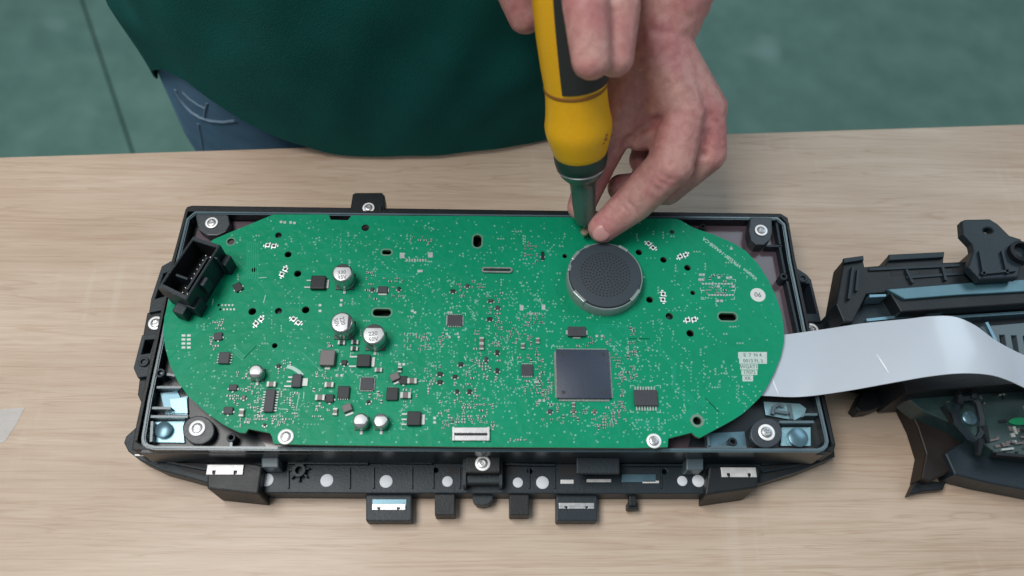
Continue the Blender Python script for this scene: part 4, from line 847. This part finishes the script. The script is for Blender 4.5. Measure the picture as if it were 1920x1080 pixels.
# right hand: thumb and fingers reach down the front of the grip
tipR = at(1104, 104, 12.8); wr = Vector((pc.x-2, pc.y+2, 33)); wr = at(1010, -330, 17)
el_r = Vector((pc.x-16, pc.y+14, 27)); sh_r = Vector((pc.x-19, pc.y+14, 48))
fr1 = [A(1108, 112, 14.8, .80), A(1098, 10, 16.0, .92), A(1085, -90, 15.2, .98), A(1050, -200, 16, 1.0)]
fr2 = [A(1152, 108, 14.2, .80), A(1160, 10, 15.4, .90), A(1150, -90, 14.8, .98), A(1090, -210, 15.8, 1.0)]
fr3 = [A(1170, 60, 10.6, .76), A(1215, -20, 12.0, .86), A(1200, -120, 13.6, .95), A(1110, -220, 15.2, 1.0)]
fr4 = [A(1190, -20, 9.6, .7), A(1230, -80, 11.2, .78), A(1200, -160, 13.0, .85), A(1110, -240, 14.6, 1.0)]
thr = [A(985, 30, 11.0, .85), A(950, -60, 12.6, 1.0), A(960, -180, 14.6, 1.25), (wr, 1.6)]
ch2 = [fr1, fr2, fr3, fr4, thr]+[[f[-1], (wr, 1.7)] for f in (fr1, fr2, fr3, fr4)]+[[(wr, 1.9), (wr.lerp(el_r, .4), 2.5), (el_r, 3.6)], [(el_r, 3.6), (sh_r, 4.6)]]
body2 = blob('body', ch2, .12, 5, [SKIN], person)
bj = BM(); bj.from_mesh(body); bj.from_mesh(body2)
# soft trunk that joins the arms inside the shirt
me = blob('trunk', [[(sh_l, 4.6), (sh_r, 4.6)], [(Vector((pc.x, pc.y+14, 46)), 10.5), (Vector((pc.x, pc.y+13, 12)), 10.5)]], 1.0, 4, [SKIN], person); bj.from_mesh(me)
obj('body', bj, SKIN, person, smooth=True)
# nail on the index finger
ti = at(1131, 436, 5.0); b = BM(); bmesh.ops.create_uvsphere(b, u_segments=20, v_segments=12, radius=1, matrix=Matrix.Translation((0, 0, 0)))
d_ = (idx[3][0]-idx[2][0]).normalized(); up = (CP-ti).normalized(); up = (up-d_*up.dot(d_)+Vector((.0, -.45, 0))).normalized(); sd_ = d_.cross(up).normalized(); up = sd_.cross(d_).normalized()
NM = Matrix((d_, sd_, up)).transposed().to_4x4() @ Matrix.Diagonal((.46, .40, .14, 1)); NM.translation = idx[3][0]+up*.61+d_*.05
for f in b.faces: f.smooth = True
b.transform(NM); obj('fingernail', b, NAIL, person)

# clothes: lofted rings
def loft(rings, close_top=False):
    b = BM(); vs = [[b.verts.new(p) for p in r] for r in rings]; n = len(vs[0])
    for a, c in zip(vs[:-1], vs[1:]):
        for i in range(n): b.faces.new((a[i], a[(i+1) % n], c[(i+1) % n], c[i])).smooth = True
    bmesh.ops.recalc_face_normals(b, faces=b.faces[:]); return b
from mathutils import noise as mn
def ring(cx, cy, a, b_, zf, n=96, e=2.3, wr_=0.0, seed=0):
    out = []
    for i in range(n):
        t = 2*math.pi*i/n; c, s = math.cos(t), math.sin(t); k = (abs(c)**e+abs(s)**e)**(-1/e)
        z = zf(t) if callable(zf) else zf; q = mn.noise(Vector((c*2.2+seed, s*2.2, z*.07)))*wr_
        out.append(Vector((cx+(a+q)*c*k, cy+(b_+q)*s*k, z)))
    return out
BX = pc.x-1.9; BY = pc.y+10.7
PR = dict(BX=BX, BY=BY)
rj = []
for z, a, b_, dy in ((-30, 16.2, 10.0, .3), (-18, 16.6, 10.2, .1), (-8, 16.8, 10.4, -.4), (-2, 16.3, 10.4, -.7), (3, 15.8, 10.4, -.8), (6, 15.5, 10.2, -.7)):
    rj.append(ring(BX, BY+dy+.9, a, b_, z, wr_=.2, seed=3, e=2.2))
jo = obj('jeans', loft(rj), JEANS, person)
for s in (-1, 1):
    lo = [[Vector((BX+s*7.6+r*math.cos(2*math.pi*i/32), BY+1+r*math.sin(2*math.pi*i/32), z)) for i in range(32)] for z, r in ((-29, 8.0), (-45, 7.2), (-60, 6.4), (-74.5, 6.0))]
    obj('trouser_leg', loft(lo), JEANS, jo)
HEM = [(-180, 4), (-110, -2), (-80, -2.6), (-70, -2.0), (-60, .9), (-50, 2.9), (-40, 3.5), (-30, 2.1), (-20, 1.0), (-10, .3), (0, .35), (10, .35), (20, .4), (30, .2), (60, 1), (120, 4), (180, 4)]
def hem(t):                                         # t = -90 deg is the side facing the camera
    d = math.degrees((t+math.pi/2+math.pi) % (2*math.pi)-math.pi)      # 0 in front, negative toward the viewer's left
    for (a, p), (c, q) in zip(HEM[:-1], HEM[1:]):
        if a <= d <= c: return p+(q-p)*(d-a)/(c-a)
    return 8
rs_ = []
N = 44
for k in range(N+1):
    u = k/N; z_top = 46; e_ = 2.2+.15*u; row = []
    for i in range(160):
        t = 2*math.pi*i/160; c, sn_ = math.cos(t), math.sin(t); kk = (abs(c)**e_+abs(sn_)**e_)**(-1/e_); z = hem(t)*(1-u)+z_top*u
        q = mn.noise(Vector((c*1.6, sn_*1.6, z*.05)))*.7+mn.noise(Vector((c*5+z*.12, sn_*5, z*.10+4)))*.42+abs(mn.noise(Vector((c*3.2-z*.09, sn_*3.2, z*.16+9))))*-.9
        q *= .35+.65*min(1, u*5)
        row.append(Vector((BX+(16.3+1.3*u+q)*c*kk, BY+(11.35+q*.8)*sn_*kk, z)))
    rs_.append(row)
b = loft(rs_); bmesh.ops.solidify(b, geom=b.faces[:], thickness=.12); obj('shirt', b, SHIRT, person)
for s, el, sh in ((1, el_l, sh_l), (-1, el_r, sh_r)):
    b = BM(); q = sh.lerp(el, .75); tube(b, [sh+Vector((-s*3, 0, -2)), sh.lerp(el, .3), q], [7.0, 6.2, 5.6], 28); obj('sleeve', b, SHIRT, person)

# pocket seam on the jeans, laid on the denim surface
bv = BVHTree.FromPolygons([v.co.copy() for v in jo.data.vertices], [tuple(p.vertices) for p in jo.data.polygons])
def on_jeans(P, off=.05):
    out = []
    for x, y in P:
        h = bv.ray_cast(CP, (at(x, y, 0)-CP).normalized())
        if h[0]: out.append(h[0]+(CP-h[0]).normalized()*off)
    return out
for P, r_ in (([(329, 168), (337, 184), (347, 198), (360, 211), (376, 221), (395, 227), (420, 229), (442, 226)], .10), ([(342, 172), (356, 186), (372, 197), (386, 204)], .08), ([(388, 193), (384, 208), (383, 220)], .07), ([(372, 232), (378, 262), (381, 284)], .06)):
    pts = on_jeans(P)
    if len(pts) > 2: b = BM(); tube(b, pts, r_, 8); obj('seam', b, SEAM, jo)

# ------------------------------------------------------------------ electric screwdriver
T0 = at(1098, 424, 4.55); U0 = at(1079, 160, 11.4)
ax = (U0-T0).normalized(); LEN = (U0-T0).length
print('TOOL LEN', LEN, ax)
up_ = (CP-(T0+U0)/2); up_ = (up_-ax*up_.dot(ax)).normalized(); sx_ = up_.cross(ax).normalized()
if sx_.dot(CR) < 0: sx_ = -sx_
TM = Matrix((sx_, ax.cross(sx_), ax)).transposed().to_4x4(); TM.translation = T0           # x right, y away or toward, z along the tool
def tz(y):                    # axis parameter for a given pixel row
    best = None
    for i in range(601):
        s = -1+LEN*2.2*i/600; p = T0+ax*s; d = p-CP; yy = 540-F_PX*d.dot(CU)/d.dot(CF)
        if best is None or abs(yy-y) < best[0]: best = (abs(yy-y), s, F_PX/d.dot(CF))
    return best[1], best[2]
def prof(rows): return [(w_/2/tz(y)[1], tz(y)[0]) for y, w_ in rows]
tool = thing('electric_screwdriver', T0, 'yellow electric screwdriver with a grey green metal nose, pointing down at the board', 'screwdriver')
def tl(name, rows, m, n=40, cap=True, mw=None):
    p = prof(rows); p = ([(0, p[0][1])] if cap else [])+p+([(0, p[-1][1])] if cap else []); b = BM(); lathe(b, p, n); o = obj(name, b, m, tool, m=TM); return o
tl('bit', [(426, 7), (416, 9), (408, 11), (395, 12)], SIL, 12)
tl('nose', [(414, 34), (410, 38), (400, 42), (370, 45), (345, 48), (336, 52), (330, 66), (322, 82), (312, 88), (304, 90)], GNMET)
tl('ring', [(310, 88), (307, 95), (298, 100), (290, 101), (284, 100)], RUBG)
tl('collar_ring', [(313, 90), (311, 93), (309, 90)], STEEL)
tl('grip', [(295, 80), (291, 88), (286, 98), (275, 106), (262, 114), (250, 122), (238, 127), (228, 127), (215, 122), (200, 119), (180, 117), (165, 117), (150, 120), (120, 127), (60, 136), (0, 140), (-80, 140), (-110, 128)], YEL)
tl('seam_ring', [(163, 118), (161, 121), (158, 121), (156, 118)], LOGO)
# rubber inset on the front of the grip and the moulded emblem
def on_tool(u_ang, y, extra=0.0):
    s, k = tz(y); rows = [(295, 80), (262, 114), (238, 127), (215, 122), (165, 117), (120, 127), (60, 136), (0, 140), (-80, 140)]
    w_ = next((a[1]+(b_[1]-a[1])*(a[0]-y)/(a[0]-b_[0]) for a, b_ in zip(rows[:-1], rows[1:]) if a[0] >= y >= b_[0]), 120); r_ = w_/2/k+extra
    return TM @ Vector((r_*math.sin(u_ang), r_*math.cos(u_ang)*FS, s))
FS = 1 if (TM.to_3x3() @ Vector((0, 1, 0))).dot(up_) > 0 else -1
b = BM(); rows_ = [150, 130, 110, 80, 40, 0, -60]; gg = [[b.verts.new(on_tool(R(a), y, .06)) for a in range(-24, 90, 6)] for y in rows_]
for a, c in zip(gg[:-1], gg[1:]):
    for i in range(len(a)-1): b.faces.new((a[i], a[i+1], c[i+1], c[i])).smooth = True
bmesh.ops.recalc_face_normals(b, faces=b.faces[:]); bmesh.ops.solidify(b, geom=b.faces[:], thickness=.05); obj('rubber_inset', b, RUB, tool)
b = BM()
for dx, dy, r_ in ((0, 0, .10), (2, -6, .07), (-3, 7, .07), (4, 4, .05)):
    bmesh.ops.create_uvsphere(b, u_segments=10, v_segments=8, radius=r_, matrix=Matrix.Translation(on_tool(R(50+dx*1.2), 243+dy, -.02)))
for dx, dy in ((-8, 0), (0, 2), (7, 1)): bmesh.ops.create_uvsphere(b, u_segments=8, v_segments=6, radius=.06, matrix=Matrix.Translation(on_tool(R(dx), 284+dy, 0)))
obj('emblem', b, LOGO, tool)
# the little screw held under the bit
b = BM(); lathe(b, [(0, -.62), (.05, -.5), (.09, -.35), (.06, -.30), (.10, -.25), (.06, -.2), (.10, -.15), (.07, -.1), (.2, -.06), (.22, .0), (.16, .06), (0, .07)], 14); p = at(1097, 432, 4.7)
o = obj('held_screw', b, BRASS, None, m=TR(p.x, p.y, 4.62)); o['label'] = 'small brass coloured screw pinched between the fingertips under the screwdriver bit'; o['category'] = 'screw'

# ------------------------------------------------------------------ centimetres to metres
for r_ in ROOTS: r_.matrix_basis = Matrix.Scale(S, 4) @ W[r_.name]
